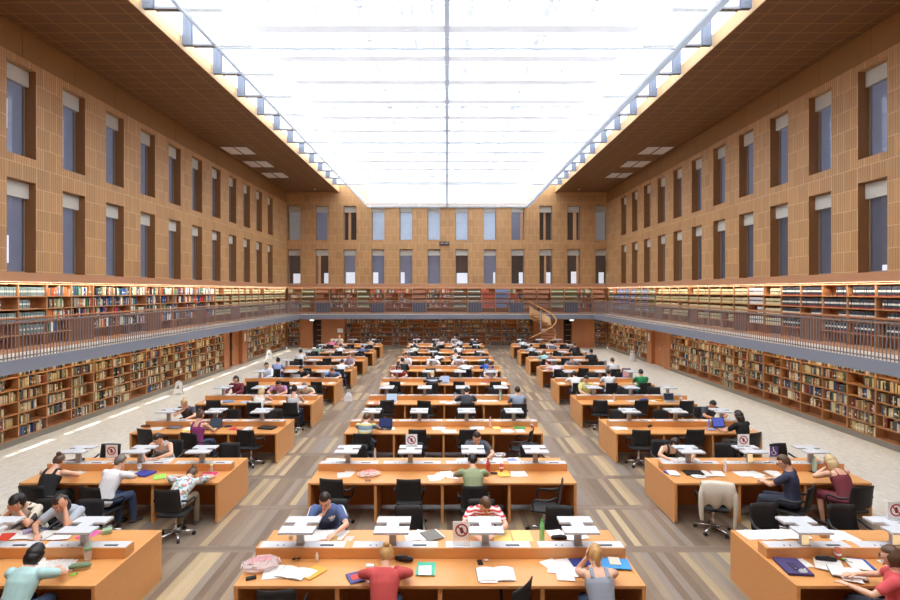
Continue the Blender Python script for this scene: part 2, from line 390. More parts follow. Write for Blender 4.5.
for nm, sgn in (('left', -1), ('right', 1)):
    for k, (a, b_) in enumerate(SIDEW):
        for rw, z0, z1 in (('l', L0, L1), ('u', U0, U1)):
            T = M(((0, sgn, 0, sgn * W), (1, 0, 0, a), (0, 0, 1, 0), (0, 0, 0, 1)))
            ex = []  # white panels in side windows stand in for bright sunlit views outside
            if nm == 'left' and rw == 'u' and k in (1, 3): ex = [('white', .1, .45, .3, .62)]
            if nm == 'right' and rw == 'u' and k in (1, 3): ex = [('white', .1, .4, .3, .6)]
            if nm == 'right' and rw == 'l' and k == 1: ex = [('white', .1, .6, .0, .08)]
            if nm == 'left' and rw == 'l' and k in (1, 2): ex = [('white', .08, .5, .0, .4)] if k == 2 else [('white', .1, .5, .1, .4)]
            bk = 'blue' if (nm == 'left' or rw == 'u') else 'dim'
            window(T, 1.02, z0, z1, bk, ex, f'tall narrow window with pale blind box, {ORD[k]} from the front in the {ROWN[rw]} row, {nm} wall')
lowb = ['dark', 'dark', 'blue', 'blue', 'blue', 'blue', 'dark', 'blue', 'dark', 'dark', 'dark', 'dark']
uppb = ['grey', 'blue', 'dark', 'pale', 'pale', 'pale', 'pale', 'pale', 'blue', 'dark', 'dark', 'grey']
lowx = [[('white', .3, .95, 0, .3)], [('tan', .1, .3), ('white', .55, .95, 0, .32)], [('white', .1, .8, 0, .34), ('tan', .84, .97)], [('white', .05, .45, 0, .34)], [('white', .05, .35, 0, .34)], [], [('white', .1, .95, 0, .32)],
        [('white', .8, .98, 0, .34)], [('white', .65, .95, 0, .34)], [('tan', .45, .6), ('white', .55, .95, 0, .34)], [('white', .4, .95, 0, .36), ('tan', .8, .95)], [('white', .4, .8, 0, .34)]]
uppx = [[], [('tan', .8, .95)], [('tan', .3, .5)], [], [], [], [], [], [('tan', .75, .95)], [('tan', .4, .55)], [('tan', .55, .8)], []]
for i, (a, b_) in enumerate(BACKW):
    for rw, z0, z1 in (('l', L0, L1), ('u', U0, U1)):
        T = M(((1, 0, 0, a), (0, 1, 0, YB), (0, 0, 1, 0), (0, 0, 0, 1)))
        window(T, .95, z0, z1, (lowb if rw == 'l' else uppb)[i], (lowx if rw == 'l' else uppx)[i], f'tall narrow window, {ORD[i]} from left in the {ROWN[rw]} row of the far wall')
# ================================================================== ceilings
CM = ceil_mat()
ZF = 12.0
for nm, sgn in (('left', -1), ('right', 1)):
    x0, x1 = sorted((sgn * XC, sgn * (W + .5)))
    struct(MB().box(x0, x1, YS, YB, ZCEIL, ZF).build('ceiling_' + nm, CM), f'dark brown timber grid ceiling along the {nm} wall', 'ceiling')
    x0, x1 = sorted((sgn * (XC - .03), sgn * XC))
    struct(MB().box(x0, x1, YS, YB, ZCEIL - .02, ZF).build(f'trim_{6 if sgn < 0 else 7}', LIGHTW), f'pale timber edge of the {nm} ceiling beside the roof light', 'trim')
    x0, x1 = sorted((sgn * 12.3, sgn * 12.4))
    struct(MB().box(x0, x1, YS, YB, ZF, 13.45).build(f'trim_{8 if sgn < 0 else 9}', WHITE), f'white upstand above the {nm} ceiling', 'trim')
    # air grilles in the ceiling
    g = 0
    for yy in (27.7, 30.65, 33.6):
        for c in range(2):
            xa = sgn * (10.55 + .72 * c)
            o = empty('ceiling_grille', (xa, yy, ZCEIL)); tag(o, f'white slatted grille in the {nm} ceiling, {ORD[(27.7, 30.65, 33.6).index(yy)]} row, {"inner" if c == 0 else "outer"} of the pair', 'grille', f'white grilles in the {nm} ceiling')
            MB().box(-.32, .32, -.75, .75, -.015, 0).build('grille_frame', STEEL, o)
            sm = MB()
            for q in range(9): sm.box(-.3, .3, -.7 + q * .157, -.7 + q * .157 + .125, -.03, -.012)
            sm.build('slats', WHITE, o)
    o = MB().lathe([(.001, -.06), (.06, -.055), (.09, -.03), (.09, 0)], 14, (0, 0, 0)).build('smoke_detector', WHITE, smooth=True)
    o.location = (sgn * 9.55, 38.2, ZCEIL); tag(o, f'small round white smoke detector at the far end of the {nm} ceiling', 'detector')
struct(MB().box(-W, W, YS - .1, YS, ZCEIL, 13.4).build('wall_front_upper', WHITE), 'upper front wall behind the viewer', 'wall')
# sky seen through the glass roof (gives off daylight) with two slits cut to shape the sun patches
SKYM = emis('bright sky through roof glazing', (.93, .97, 1.0), SKY)
ZK = 13.4
mb = MB()
def skyq(x0, x1, y0, y1): mb.box(x0, x1, y0, y1, ZK, ZK + .03)
SL = 2.7
sx = lambda xf, zf: xf + (ZK - zf) / SL
a0, a1 = sx(-11.36, 0), sx(-11.2, 0)
b0, b1 = sx(-XC, 12.0), sx(-XC, 11.62)
skyq(-12.4, b0, YS, YB); skyq(b1, a0, YS, YB); skyq(a1, 12.4, YS, YB)
mb2 = MB()
y = 15.12 - BAY * 9
while y < YB:
    mb2.box(a0, a1, y, min(y + .53, YB), ZK, ZK + .03); y += BAY
struct(mb.build('ceiling_sky_glazing', SKYM), 'bright daylight roof glazing above the hanging ceiling fabric', 'skylight')
struct(mb2.build('ceiling_sun_bars', WHITE), 'white bars added to break the sun strip into dashes', 'sun bars')  # added bars, shaped to split the sun strip on the floor
sun = bpy.data.lights.new('sun', 'SUN'); sun.energy = SUN; sun.angle = .006; sun.color = (1, .95, .86)
so = bpy.data.objects.new('sun', sun); COL.objects.link(so); so.rotation_euler = V((-1, 0, -SL)).to_track_quat('-Z', 'Y').to_euler()
# roof girders above the fabric
GIR = plain('white roof girders', (.72, .8, .92), .6)
mb = MB(); y = 14.0 - BAY * 8
while y < YB - .3:
    mb.box(-XV, XV, y, y + .42, 12.3, 12.8); mb.box(-XV, XV, y + 1.0, y + 1.08, 12.5, 12.6); mb.box(-XV, XV, y + 1.3, y + 1.36, 12.5, 12.56); y += BAY
for x in (-5.2, -3.95, -2.7, -1.4, -1.1, -.5, .6, 1.75, 2.9, 3.2, 4.3, 5.4): mb.box(x, x + (.2 if x in (-2.7, 2.9, .6) else .09), YS, YB - .3, 12.6, 12.75)
struct(mb.build('roof_girders', GIR), 'pale girders showing faintly through the bright fabric ceiling', 'girders')
# hanging fabric ceiling: two long sheets, middle rail, cross seams and edge rail
VM = velum_mat()
struct(MB().box(-XV, -.055, 6, YV, ZV, ZV + .004).build('ceiling_fabric_left', VM), 'left half of the bright white translucent ceiling', 'ceiling')
struct(MB().box(.055, XV, 6, YV, ZV, ZV + .004).build('ceiling_fabric_right', VM), 'right half of the bright white translucent ceiling', 'ceiling')
ALU = rail_mat()
struct(MB().box(-.055, .055, 6, YV, ZV - .05, ZV + .08).build('ceiling_middle_rail', ALU), 'grey rail down the middle of the bright ceiling', 'rail')
mb = MB()
for k in range(-1, 6): mb.box(-XV, XV, 13.6 + 4.3 * k, 13.6 + 4.3 * k + .035, ZV - .012, ZV + .03)
mb.box(-XV - .04, -XV, 6, YV, ZV - .03, ZV + .06); mb.box(XV, XV + .16, 6, YV, ZV - .04, ZV + .1)
mb.box(-XV, XV, YV, YV + .06, ZV - .04, ZV + .1)
struct(mb.build('ceiling_fabric_rails', ALU), 'thin grey seams and edge rails of the bright ceiling', 'rail')
struct(MB().box(-XV, XV, YB - .06, YB - .002, ZV + .3, 13.38).build('trim_13', WHITE), 'white panel added to hide the timber behind the bright ceiling', 'trim')  # added panel keeps the fabric's far end bright white
# brackets along the ceiling edge
dots = MB().box(-.14, .14, -.07, .07, 0, 1.05)
for k in range(8):
    for x in (-.03, .03): dots.box(x - .008, x + .008, -.076, -.068, .12 + k * .09, .136 + k * .09, 1)
pm = dots.mesh('post'); pm.materials.append(POSTM); pm.materials.append(BLACKP)
FIN = plain('pale fin panel', (.86, .88, .92), .6)
for nm, sgn in (('left', -1), ('right', 1)):
    for k in range(-3, 12):
        yy = 13.87 + BAY * k
        if yy > YB - .4: continue
        o = empty('roof_bracket', (sgn * 7.82, yy, 11.63)); tag(o, f'blue grey post with white fin at the {nm} ceiling edge, {ORD[k + 3]} from the front', 'bracket', f'brackets along the {nm} ceiling edge')
        link('post', pm, o)
        x0, x1 = sorted((-sgn * .14, -sgn * 1.9))
        MB().box(x0, x1, .02, .1, .06, 1.7).build('fin', FIN, o)
        MB().box(x0, x1, -.03, .15, 0, .06).build('fin_rail', STEEL, o)
        MB().box(-sgn * 1.2 - .75, -sgn * 1.2 + 1.0, -.2, -.14, 1.2, 1.26).build('light_tube', WHITE, o)
# ================================================================== gallery
FASC = plain('blue grey gallery edge', hexc(132, 138, 152), .5, .15)
GF = plain('gallery floor', hexc(206, 200, 192), .5)
mb = MB()
mb.box(-W - .45, -XS, YS, YB, ZG0, ZG1, 0); mb.box(XS, W + .45, YS, YB, ZG0, ZG1, 0)
mb.box(-XS, XS, YB - 1.3, YB + .45, ZG0, ZG1, 0); mb.box(-XS, XS, YS, .7, ZG0, ZG1, 0)
struct(mb.build('floor_gallery', GF), 'gallery floor running round the hall', 'gallery')
mb = MB()
for s in (-1, 1): mb.box(*sorted((s * (XS - .05), s * XS)), .7, YB - 1.3, ZG0 - .02, ZG1 + .01)
mb.box(-XS, XS, YB - 1.35, YB - 1.3, ZG0 - .02, ZG1 + .01)
struct(mb.build('trim_10', FASC), 'blue grey steel edge of the gallery', 'trim')
# railings: handrail, posts, bars
HR = wood('handrail timber', hexc(168, 112, 72), .1, (8, 1, 8), .4)
barm = MB().box(-.013, .013, -.007, .007, 0, .95).mesh('baluster'); barm.materials.append(RAILM)
def railing(label, p0, p1, nearest):
    d = (p1 - p0); Ln = d.length; ang = math.atan2(d.y, d.x)
    o = empty('gallery_railing', p0, ang); tag(o, label, 'railing')
    MB().tube([(0, 0, 1.02), (Ln, 0, 1.02)], .028, 8).build('handrail', HR, o, True)
    MB().box(0, Ln, -.012, .012, .93, .96).build('top_bar', RAILM, o); MB().box(0, Ln, -.012, .012, .06, .09).build('bottom_bar', RAILM, o)
    n = int(Ln / .115); rest = MB()
    order = sorted(range(n), key=lambda i: nearest(p0 + d * ((i + .5) / n)))
    big = set(order[:100])
    for i in range(n):
        x = (i + .5) * Ln / n
        if i in big:
            b = link('baluster', barm, o); b.location = (x, 0, .02)
        else: rest.box(x - .013, x + .013, -.007, .007, .02, .97)
    r = rest.build('distant_balusters', RAILM, o); r['kind'] = 'stuff'
near = lambda p: abs((p - V((0, 0, p.z))).length) if p.y > 11.8 else 99
railing('long steel bar railing with timber handrail on the left gallery', V((-XS + .02, 6, ZG1)), V((-XS + .02, YB - 1.35, ZG1)), near)
railing('long steel bar railing with timber handrail on the right gallery', V((XS - .02, 6, ZG1)), V((XS - .02, YB - 1.35, ZG1)), near)
railing('steel bar railing across the far gallery', V((-XS, YB - 1.32, ZG1)), V((XS, YB - 1.32, ZG1)), lambda p: abs(p.x))
# ================================================================== portals and lower back wall
DARK = plain('painted doorway shade', hexc(60, 44, 32), .8, noise=.3, scale=2)  # dark sheets stand in for the shade inside open doorways
DOORW = wood('door timber', hexc(190, 124, 76), .08, (5, 5, .7), .45)
for nm, sgn in (('left', -1), ('right', 1)):
    mb = MB()
    def bx(y0, y1, d0, d1, z0, z1): mb.box(*sorted((sgn * (W + d0), sgn * (W + d1))), y0, y1, z0, z1)
    bx(28.22, 28.95, -.02, .45, 0, ZG0); bx(30.75, 31.48, -.02, .45, 0, ZG0); bx(28.95, 30.75, -.02, .45, 2.12, ZG0)
    struct(mb.build(f'trim_{11 if sgn < 0 else 12}', REDW), f'reddish timber portal under the {nm} gallery', 'portal')
    d = empty(f'door_{1 if sgn < 0 else 2}', (sgn * (W + .2), 29.85, 0)); struct(d, f'timber double door under the {nm} gallery', 'door')
    if nm == 'left':
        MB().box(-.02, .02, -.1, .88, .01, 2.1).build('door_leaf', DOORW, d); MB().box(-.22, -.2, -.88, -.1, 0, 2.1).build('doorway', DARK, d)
    else:
        MB().box(-.02, .02, -.88, -.005, .01, 2.1).build('door_leaf', DOORW, d); MB().box(-.02, .02, .005, .88, .01, 2.1).build('door_leaf', DOORW, d)
    MB().tube([(-sgn * .06, -.12 if sgn < 0 else -.1, .9), (-sgn * .06, -.12 if sgn < 0 else -.1, 1.25)], .014, 8).build('handle', CHROME, d, True)
    s = MB().box(*sorted((sgn * (W - .035), sgn * (W - .02))), 31.0, 31.22, 1.3, 1.75).build('notice', PAPER); tag(s, f'white notice on the timber portal under the {nm} gallery', 'notice')
mb = MB()
def bb(x0, x1, z0=0, z1=ZG0, mi=0, dy0=-.02, dy1=.45): mb.box(x0, x1, YB + dy0, YB + dy1, z0, z1, mi)
bb(-10.9, -10.05); bb(-9.35, -7.62); bb(7.9, 8.6); bb(9.3, 10.95); bb(6.45, 7.9)
bb(-10.05, -9.35, 2.1); bb(8.6, 9.3, 2.1)
struct(mb.build('wall_back_lower', REDW), 'reddish timber wall panels under the far gallery', 'wall')
struct(MB().box(-W - .5, W + .5, YB + .45, YB + .55, 0, ZC1).build('wall_back_core', SHELFIN), 'wall behind the far bookcases', 'wall')
for i, x in enumerate((-9.7, 8.95)):
    d = empty(f'door_{3 + i}', (x, YB, 0)); struct(d, f'dark open doorway under the far gallery, {"left" if i == 0 else "right"} of the bookcases', 'door')
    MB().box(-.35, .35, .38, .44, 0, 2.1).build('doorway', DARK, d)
    sh = MB()
    for z in (.5, .9, 1.3, 1.7): sh.box(-.05, .33, .2, .38, z, z + .03)
    sh.build('shelves_beyond', SHELFW, d)
    MB().box(-.35, -.3, -.03, .02, 0, 2.1).build('door_frame', PLAINW, d)
    e = empty('exit_sign', (x, YB - 1.36, ZG0 - .0)); tag(e, f'small lit sign hung under the far gallery by the {"left" if i == 0 else "right"} doorway', 'sign')
    MB().box(-.17, .17, -.03, .03, -.16, -.02).build('sign_box', STEEL, e)
    MB().box(-.15, .15, -.036, -.03, -.145, -.035).build('sign_face', emis('lit sign face', (.85, .95, .8), 1.2), e)
for x in (-7.95, 7.2):
    s = MB().box(x - .2, x + .2, YB - .04, YB - .02, 1.15, 1.45).build('notice', PAPER); tag(s, f'white notices on the timber panel {"left" if x < 0 else "right"} of the far bookcases', 'notice')
b = empty('wall_speaker', (-.2, YB, 7.78)); tag(b, 'small dark box fixed between the window rows of the far wall', 'box')
MB().box(-.36, .36, -.16, 0, -.12, .12).build('case', BLACKP, b, bevel=.02); MB().box(-.3, -.02, -.17, -.16, -.07, .07).build('grille', RAILM, b); MB().box(.04, .3, -.17, -.16, -.07, .07).build('grille', RAILM, b)
for i, (x, sd) in enumerate(((-8.35, 'left'), (-10.5, 'far left'), (8.0, 'right'), (10.0, 'far right'))):
    o = empty('downlight', (x, YB - .35, ZG0)); tag(o, f'warm downlight under the far gallery, {sd} of the bookcases', 'downlight')
    MB().lathe([(.07, -.02), (.09, -.02), (.09, 0), (.07, 0)], 12).build('rim', STEEL, o); MB().lathe([(.001, -.012), (.068, -.012), (.068, -.005), (.001, -.005)], 12).build('lens', emis('warm lens', (1, .6, .25), 9), o)
# ================================================================== bookcases
BOOKS = []   # (world matrix columns, width, depth, height, colour style)
WARM = emis('warm shelf fill', (1.0, .80, .52), 20)  # unseen strips standing in for warm downlights over the lower shelves
COOL = emis('neutral shelf fill', (1.0, .92, .80), 30)  # unseen fill added to brighten the gallery shelf fronts
def bookcase(T, nb, bw, H, nsh, plinth, label, closed=(), light=None, depth=.3, gap=None, boards=True):
    """T: local x along the case, y into the wall, z up"""
    root = empty('bookcase'); root.matrix_world = T; tag(root, label, 'bookcase')
    Ln = nb * bw
    MB().box(0, Ln, depth, depth + .02, 0, H).build('back_panel', SHELFIN, root)
    MB().box(0, Ln, -.03, .02, 0, plinth).build('plinth', PLAINW if not gap else STONEP, root)
    up = MB()
    for k in range(nb + 1):
        x = k * bw
        MB().box(max(0, x - .018), min(Ln, x + .018), 0, depth, plinth, H).build('upright', SHELFW, root)
    zs = [plinth + (H - .05 - plinth) * i / nsh for i in range(nsh + 1)]
    for z in zs: MB().box(.001, Ln - .001, -.012, depth - .001, z - .014, z + .014).build('shelf', SHELFW, root)
    for k in closed:
        pn = MB()
        for q in range(8): pn.box(k * bw + .03 + q * (bw - .06) / 8, k * bw + .03 + (q + 1) * (bw - .06) / 8 - .012, -.03, -.01, plinth, zs[2])
        pn.box(k * bw + .02, (k + 1) * bw - .02, -.014, 0, plinth, zs[2])
        pn.build('slatted_panel', CLOSEDM, root)
    if light:  # added fill strip, hidden from view, brightens the shelf fronts
        y0 = -.115 if T.translation.z > 1 else -.42
        lo = empty('added_fill_strip', (0, 0, 0)); lo.matrix_world = T @ M.Translation((0, 0, H)); tag(lo, 'added fill strip above the ' + label.replace('timber ', '').replace(' full of books', '').replace(' behind the railing', ''), 'light')
        MB().box(.02, Ln - .02, y0, y0 + .06, -.006, -.002).build('diffuser', light, lo); MB().box(.01, Ln - .01, y0 - .004, y0, -.008, 0).build('rim', STEEL, lo)
    return root, zs
STONEP = plain('grey stone plinth', hexc(128, 122, 112), .6)
CLOSEDM = wood('dark slatted panel', hexc(118, 74, 50), .1, (6, 6, 1), .5)
CLOSEDB = plain('blue grey panel', hexc(74, 76, 92), .5)
PAL_LOW_WARM = [hexc(*c) for c in ((196, 178, 132), (214, 200, 164), (150, 118, 72), (120, 92, 58), (92, 84, 66), (70, 62, 52), (180, 160, 110), (206, 190, 150), (64, 84, 120), (120, 40, 36), (150, 140, 116), (222, 212, 190), (88, 104, 92), (48, 44, 40), (176, 146, 90), (40, 66, 110), (196, 186, 160))]  # yellowish tones take in the warm light on the lower shelves
PAL_UPL = [hexc(*c) for c in ((196, 44, 40), (40, 60, 120), (222, 216, 204), (70, 120, 110), (214, 196, 150), (120, 30, 36), (240, 236, 226), (60, 50, 46), (96, 130, 90), (50, 90, 150), (210, 120, 60), (160, 150, 140))]
PAL_BACK = [hexc(*c) for c in ((110, 88, 74), (130, 104, 88), (84, 74, 72), (150, 128, 108), (70, 64, 70), (120, 60, 54), (96, 92, 96), (160, 146, 130), (60, 66, 84))]
WHT = hexc(226, 222, 210)
CNAME = {}
def cname(c):
    to = lambda x: 255 * (1.055 * x ** (1 / 2.4) - .055)
    r, g, b = (to(x) for x in c); mx, mn = max(r, g, b), min(r, g, b)
    if mx < 80: return 'dark'
    if mx - mn < 28: return 'off-white' if mx > 195 else ('grey' if mx > 95 else 'dark grey')
    if r >= g >= b:
        if mx > 190 and g > .78 * r: return 'cream'
        if g > .72 * r: return 'beige' if mx > 150 else 'olive'
        return 'red' if g < .5 * r else ('orange' if mx > 195 else 'brown')
    if b > g: return 'blue' if r < b * .85 else 'purple'
    if g > b and g > r: return 'green'
    return 'red' if r > g else 'teal'
def fill(T, bay, bw, zs, where, pal, fillr, style=None, skip=(), big=1.0, depth=.3):
    n = len(zs) - 1
    for s in range(n):
        if s in skip: continue
        h = zs[s + 1] - zs[s] - .034
        x = bay * bw + .03; end = (bay + 1) * bw - .03
        f = fillr(s); stop = x + (end - x) * f
        if style is None and R.random() < .3: x += R.uniform(0, .15)
        runc = None
        while x < stop:
            if style:
                w = style['w'] * big; hh = h * style['h']; c = style['c']; band = style.get('band'); base = style.get('base')
            else:
                w = R.uniform(.022, .05) * big
                if runc is None or R.random() < .62: runc = R.choice(pal); rh = R.uniform(.66, .95)
                c = tuple(min(1, q * R.uniform(.85, 1.12)) for q in runc); hh = h * (rh + R.uniform(-.03, .03)); band = WHT if R.random() < .25 else None; base = None
            if x + w > end: break
            BOOKS.append(dict(T=T, x=x + w / 2, z=zs[s] + .016, w=w * .95, d=min(depth - .05, R.uniform(.17, .23)), h=hh, c=c, band=band, base=base, where=where + (s, n, bay), inset=.02 + R.uniform(0, .025)))
            x += w
            if style is None and R.random() < .05: x += R.uniform(.03, .12)
U4 = 1.04 * 4
LOWY = [(11.58, 4), (15.74, 4), (19.9, 4), (24.06, 4), (31.48, 4), (35.64, 3)]
SIDET = lambda sgn, y, z: M(((0, sgn, 0, sgn * W), (1, 0, 0, y), (0, 0, 1, z), (0, 0, 0, 1)))
for nm, sgn in (('left', -1), ('right', 1)):
    for k, (y, nb) in enumerate(LOWY):
        T = SIDET(sgn, y, 0); bw = 1.04 if nb == 4 else (YB - .35 - y) / 3
        r, zs = bookcase(T, nb, bw, ZG0, 6, .16, f'timber bookcase full of books under the {nm} gallery, {ORD[k]} from the front', light=WARM, gap=True)
        for b_ in range(nb):
            dn = .72 if nm == 'left' else .86
            fill(T, b_, bw, zs, (nm + ' ground-floor', k), PAL_LOW_WARM, lambda s: 1.0 if R.random() < .55 else R.uniform(.35, .9) if (s > 0 or R.random() < dn - .2) else 0, big=1.0 if y < 24 else 1.5, skip=(0,) if (nm == 'right' and R.random() < .6) else ())
    for k in range(7):
        y = 11.58 + U4 * k; nb = 4 if k < 6 else 2; bw = 1.04 if k < 6 else (YB - .35 - y) / 2
        T = SIDET(sgn, y, ZG1)
        r, zs = bookcase(T, nb, bw, ZC0 - ZG1, 5, .1, f'timber bookcase on the {nm} gallery behind the railing, {ORD[k]} from the front', closed=(1,) if k < 6 else (), light=COOL)
        for b_ in range(nb):
            g = k * 4 + b_
            if nm == 'left':
                if g < 5: st = dict(w=.028, h=.78, c=hexc(112, 130, 128), band=WHT, base=hexc(150, 150, 146)) if g not in (4,) else None
                elif g < 15: st = None
                else: st = dict(w=.05, h=.7, c=hexc(196, 190, 150), band=hexc(60, 60, 50), base=hexc(200, 196, 160))
                pal = PAL_UPL; 
            else:
                if g < 7: st = dict(w=.04, h=.82, c=hexc(52, 54, 62), band=WHT, base=hexc(150, 40, 36))
                elif g < 10: st = dict(w=.05, h=.8, c=hexc(206, 204, 198), band=hexc(60, 60, 70), base=hexc(200, 196, 190)) if g == 8 else dict(w=.045, h=.72, c=hexc(206, 196, 156), band=hexc(70, 66, 58), base=hexc(190, 170, 120))
                elif g < 18: st = dict(w=.05, h=.7, c=hexc(200, 186, 140), band=hexc(80, 74, 60), base=hexc(176, 150, 96))
                else: st = dict(w=.05, h=.74, c=R.choice([hexc(196, 150, 130), hexc(110, 120, 90), hexc(90, 110, 150)]), band=WHT)
                pal = PAL_UPL
            sk = (0, 1) if (b_ == 1 and k < 6) else (0,)
            fill(T, b_, bw, zs, (nm + ' gallery', k), pal, lambda s: .97 if R.random() < .72 else R.uniform(.3, .85), st, skip=sk, big=1.0 if y < 20 else 1.4)
    # returns on the far wall beside the corner
    T = M(((1, 0, 0, -W + .02 if sgn < 0 else 10.97), (0, 1, 0, YB), (0, 0, 1, 0), (0, 0, 0, 1)))
    r, zs = bookcase(T, 1, .9, ZG0, 6, .16, f'narrow bookcase in the far {nm} corner under the gallery', gap=True)
    fill(T, 0, .9, zs, ('far corner ' + nm, 0), PAL_BACK, lambda s: R.uniform(.2, 1), big=1.5)
DIMW = emis('dim warm fill', (1, .66, .32), 9)
for k in range(4):
    x = -7.6 + k * 3.5; T = M(((1, 0, 0, x), (0, 1, 0, YB), (0, 0, 1, 0), (0, 0, 0, 1)))
    r, zs = bookcase(T, 3, 3.5 / 3, ZG0, 6, .16, f'timber bookcase on the far wall under the gallery, {ORD[k]} from left', gap=True, light=DIMW)
    for b_ in range(3): fill(T, b_, 3.5 / 3, zs, ('far ground-floor', k), PAL_BACK, lambda s: 1.0 if R.random() < .4 else R.uniform(.1, .9), big=1.6)
DIMN = emis('dim neutral fill', (1, .9, .78), 12)
closedx = (2, 6, 9, 13, 16, 20)
def far_style(g):
    x = -11.5 + g * 1.033
    if -2 < x < 2 or 3 < x < 6:
        return None
    return R.choice([None, dict(w=.07, h=.72, c=hexc(120, 130, 96), band=WHT), dict(w=.07, h=.66, c=hexc(168, 120, 96), band=None), dict(w=.08, h=.7, c=hexc(130, 118, 112), band=WHT)])
for k in range(6):
    bw = (W * 2 - .1) / 23; nb = 4 if k < 5 else 3
    x = -W + .05 + k * 4 * bw; T = M(((1, 0, 0, x), (0, 1, 0, YB), (0, 0, 1, ZG1), (0, 0, 0, 1)))
    cl = [c - 4 * k for c in closedx if 4 * k <= c < 4 * k + nb]
    CM_ = CLOSEDM; CLOSEDM = CLOSEDB
    r, zs = bookcase(T, nb, bw, ZC0 - ZG1, 5, .1, f'timber bookcase on the far gallery, {ORD[k]} from left', closed=cl, light=DIMN)
    CLOSEDM = CM_
    for b_ in range(nb):
        g = 4 * k + b_
        st = far_style(g)
        if g in (14, 15): st = dict(w=.1, h=.8, c=R.choice([hexc(176, 84, 66), hexc(104, 116, 152)]), band=None)
        if g in (12, 13): st = dict(w=.08, h=.74, c=hexc(90, 96, 84), band=WHT)
        fill(T, b_, bw, zs, ('far gallery', k), [hexc(150, 70, 56), hexc(110, 116, 96), hexc(150, 130, 110), hexc(84, 88, 104), hexc(176, 164, 140), hexc(190, 90, 66)], lambda s: .97 if R.random() < .6 else R.uniform(.3, .9), st, skip=(0, 1) if b_ in cl else (0,), big=1.6)
# ---- the books: the nearest in view are objects of their own, the mass further off is one
def book_mesh(mb, T, b):
    x0, x1 = b['x'] - b['w'] / 2, b['x'] + b['w'] / 2; y0 = b['inset']; y1 = y0 + b['d']; z0, z1 = b['z'], b['z'] + b['h']
    s = [z0, z1]; cs = [b['c']]
    if b['band']:
        if b['base']: s = [z0, z0 + b['h'] * .12, z0 + b['h'] * .42, z0 + b['h'] * .62, z1]; cs = [b['base'], b['c'], b['band'], b['c']]
        else: s = [z0, z0 + b['h'] * .3, z0 + b['h'] * .5, z1]; cs = [b['c'], b['band'], b['c']]
    if mb.c is None: mb.c = []
    def face(pts, c):
        i = len(mb.v); mb.v += [tuple(T @ V(p)) for p in pts]; mb.f.append((i, i + 1, i + 2, i + 3)); mb.m.append(0); mb.c.append(c)
    for (a, e), c in zip(zip(s, s[1:]), cs): face([(x0, y0, a), (x1, y0, a), (x1, y0, e), (x0, y0, e)], c)
    face([(x0, y1, z0), (x0, y0, z0), (x0, y0, z1), (x0, y1, z1)], b['c']); face([(x1, y0, z0), (x1, y1, z0), (x1, y1, z1), (x1, y0, z1)], b['c'])
    pg = (.75, .7, .6); face([(x0, y0, z1), (x1, y0, z1), (x1, y1, z1), (x0, y1, z1)], pg); face([(x0, y0, z0), (x1, y0, z0), (x1, y1, z0), (x0, y1, z0)], pg); face([(x0, y1, z0), (x1, y1, z0), (x1, y1, z1), (x0, y1, z1)], pg)
BM = vcol_mat('book covers')
def bscore(b):
    p = b['T'] @ V((b['x'], b['inset'], b['z'] + b['h'] / 2))
    u, v = CX + F * p.x / p.y, CY + F * (EYE - p.z) / p.y
    if not (6 < u < 894 and v < 594): return -1
    if 'ground' in b['where'][0]:
        t = XS / abs(p.x)
        if EYE + (p.z - EYE) * t > ZG0 - .12: return -1
    return b['w'] * b['h'] / p.y ** 2 * abs((b['T'].to_3x3() @ V((0, -1, 0))).dot((V((0, 0, EYE)) - p).normalized()))
BOOKS.sort(key=bscore, reverse=True)
for b in BOOKS[:300]:
    p = b['T'] @ V((b['x'], b['inset'], b['z'])); mb = MB(); book_mesh(mb, M.Translation(-p) @ b['T'], b)
    o = mb.build('book', BM); o.location = p
    wh, k, s, n, bay = b['where']
    lb = f'{cname(b["c"])} book, shelf {["one", "two", "three", "four", "five", "six"][s]} from the bottom, bay {["one", "two", "three", "four"][bay]}, {ORD[k]} {wh} bookcase'
    tag(o, lb, 'book', lb)
mb = MB(); I = M.Identity(4)
for b in BOOKS[300:]: book_mesh(mb, b['T'], b)
o = mb.build('shelved_books', BM); tag(o, 'rows of books filling the more distant shelves on both floors', 'books', None, 'stuff')
# ================================================================== spiral stair
sp = empty('spiral_staircase', (6.55, 36.9, 0)); tag(sp, 'small timber spiral staircase rising to the far gallery', 'staircase')
MB().tube([(0, 0, 0), (0, 0, 2.9)], .055, 12).build('pole', RAILM, sp, True)
N = 14; A0, AT = -2.6, 4.9
for i in range(N):
    a = A0 + AT * i / N; b_ = a + AT / N * 1.15; z = ZG1 * (i + 1) / N
    poly = [V((.05 * math.cos(a), .05 * math.sin(a), 0)), V((1.0 * math.cos(a), 1.0 * math.sin(a), 0)), V((1.0 * math.cos(b_), 1.0 * math.sin(b_), 0)), V((.05 * math.cos(b_), .05 * math.sin(b_), 0))]
    MB().loft([[q + V((0, 0, z - .05)) for q in poly], [q + V((0, 0, z)) for q in poly]]).build('tread', DOORW, sp)
hp = [V((1.04 * math.cos(A0 + AT * t / 40), 1.04 * math.sin(A0 + AT * t / 40), ZG1 * t / 40 + .95)) for t in range(0, 41)]
MB().tube(hp, .045, 8, ref=(0, 0, 1)).build('handrail', wood('pale handrail', hexc(214, 160, 100), .05), sp, True)
mb = MB(); rr = []
for t in range(0, 41):
    a = A0 + AT * t / 40; z = ZG1 * t / 40; c_, s_ = math.cos(a), math.sin(a)
    rr.append([V((1.0 * c_, 1.0 * s_, z - .2)), V((1.03 * c_, 1.03 * s_, z - .2)), V((1.03 * c_, 1.03 * s_, z + .08 + (.55 if t > 26 else 0))), V((1.0 * c_, 1.0 * s_, z + .08 + (.55 if t > 26 else 0)))])
mb.loft(rr).build('stringer', LIGHTW, sp)
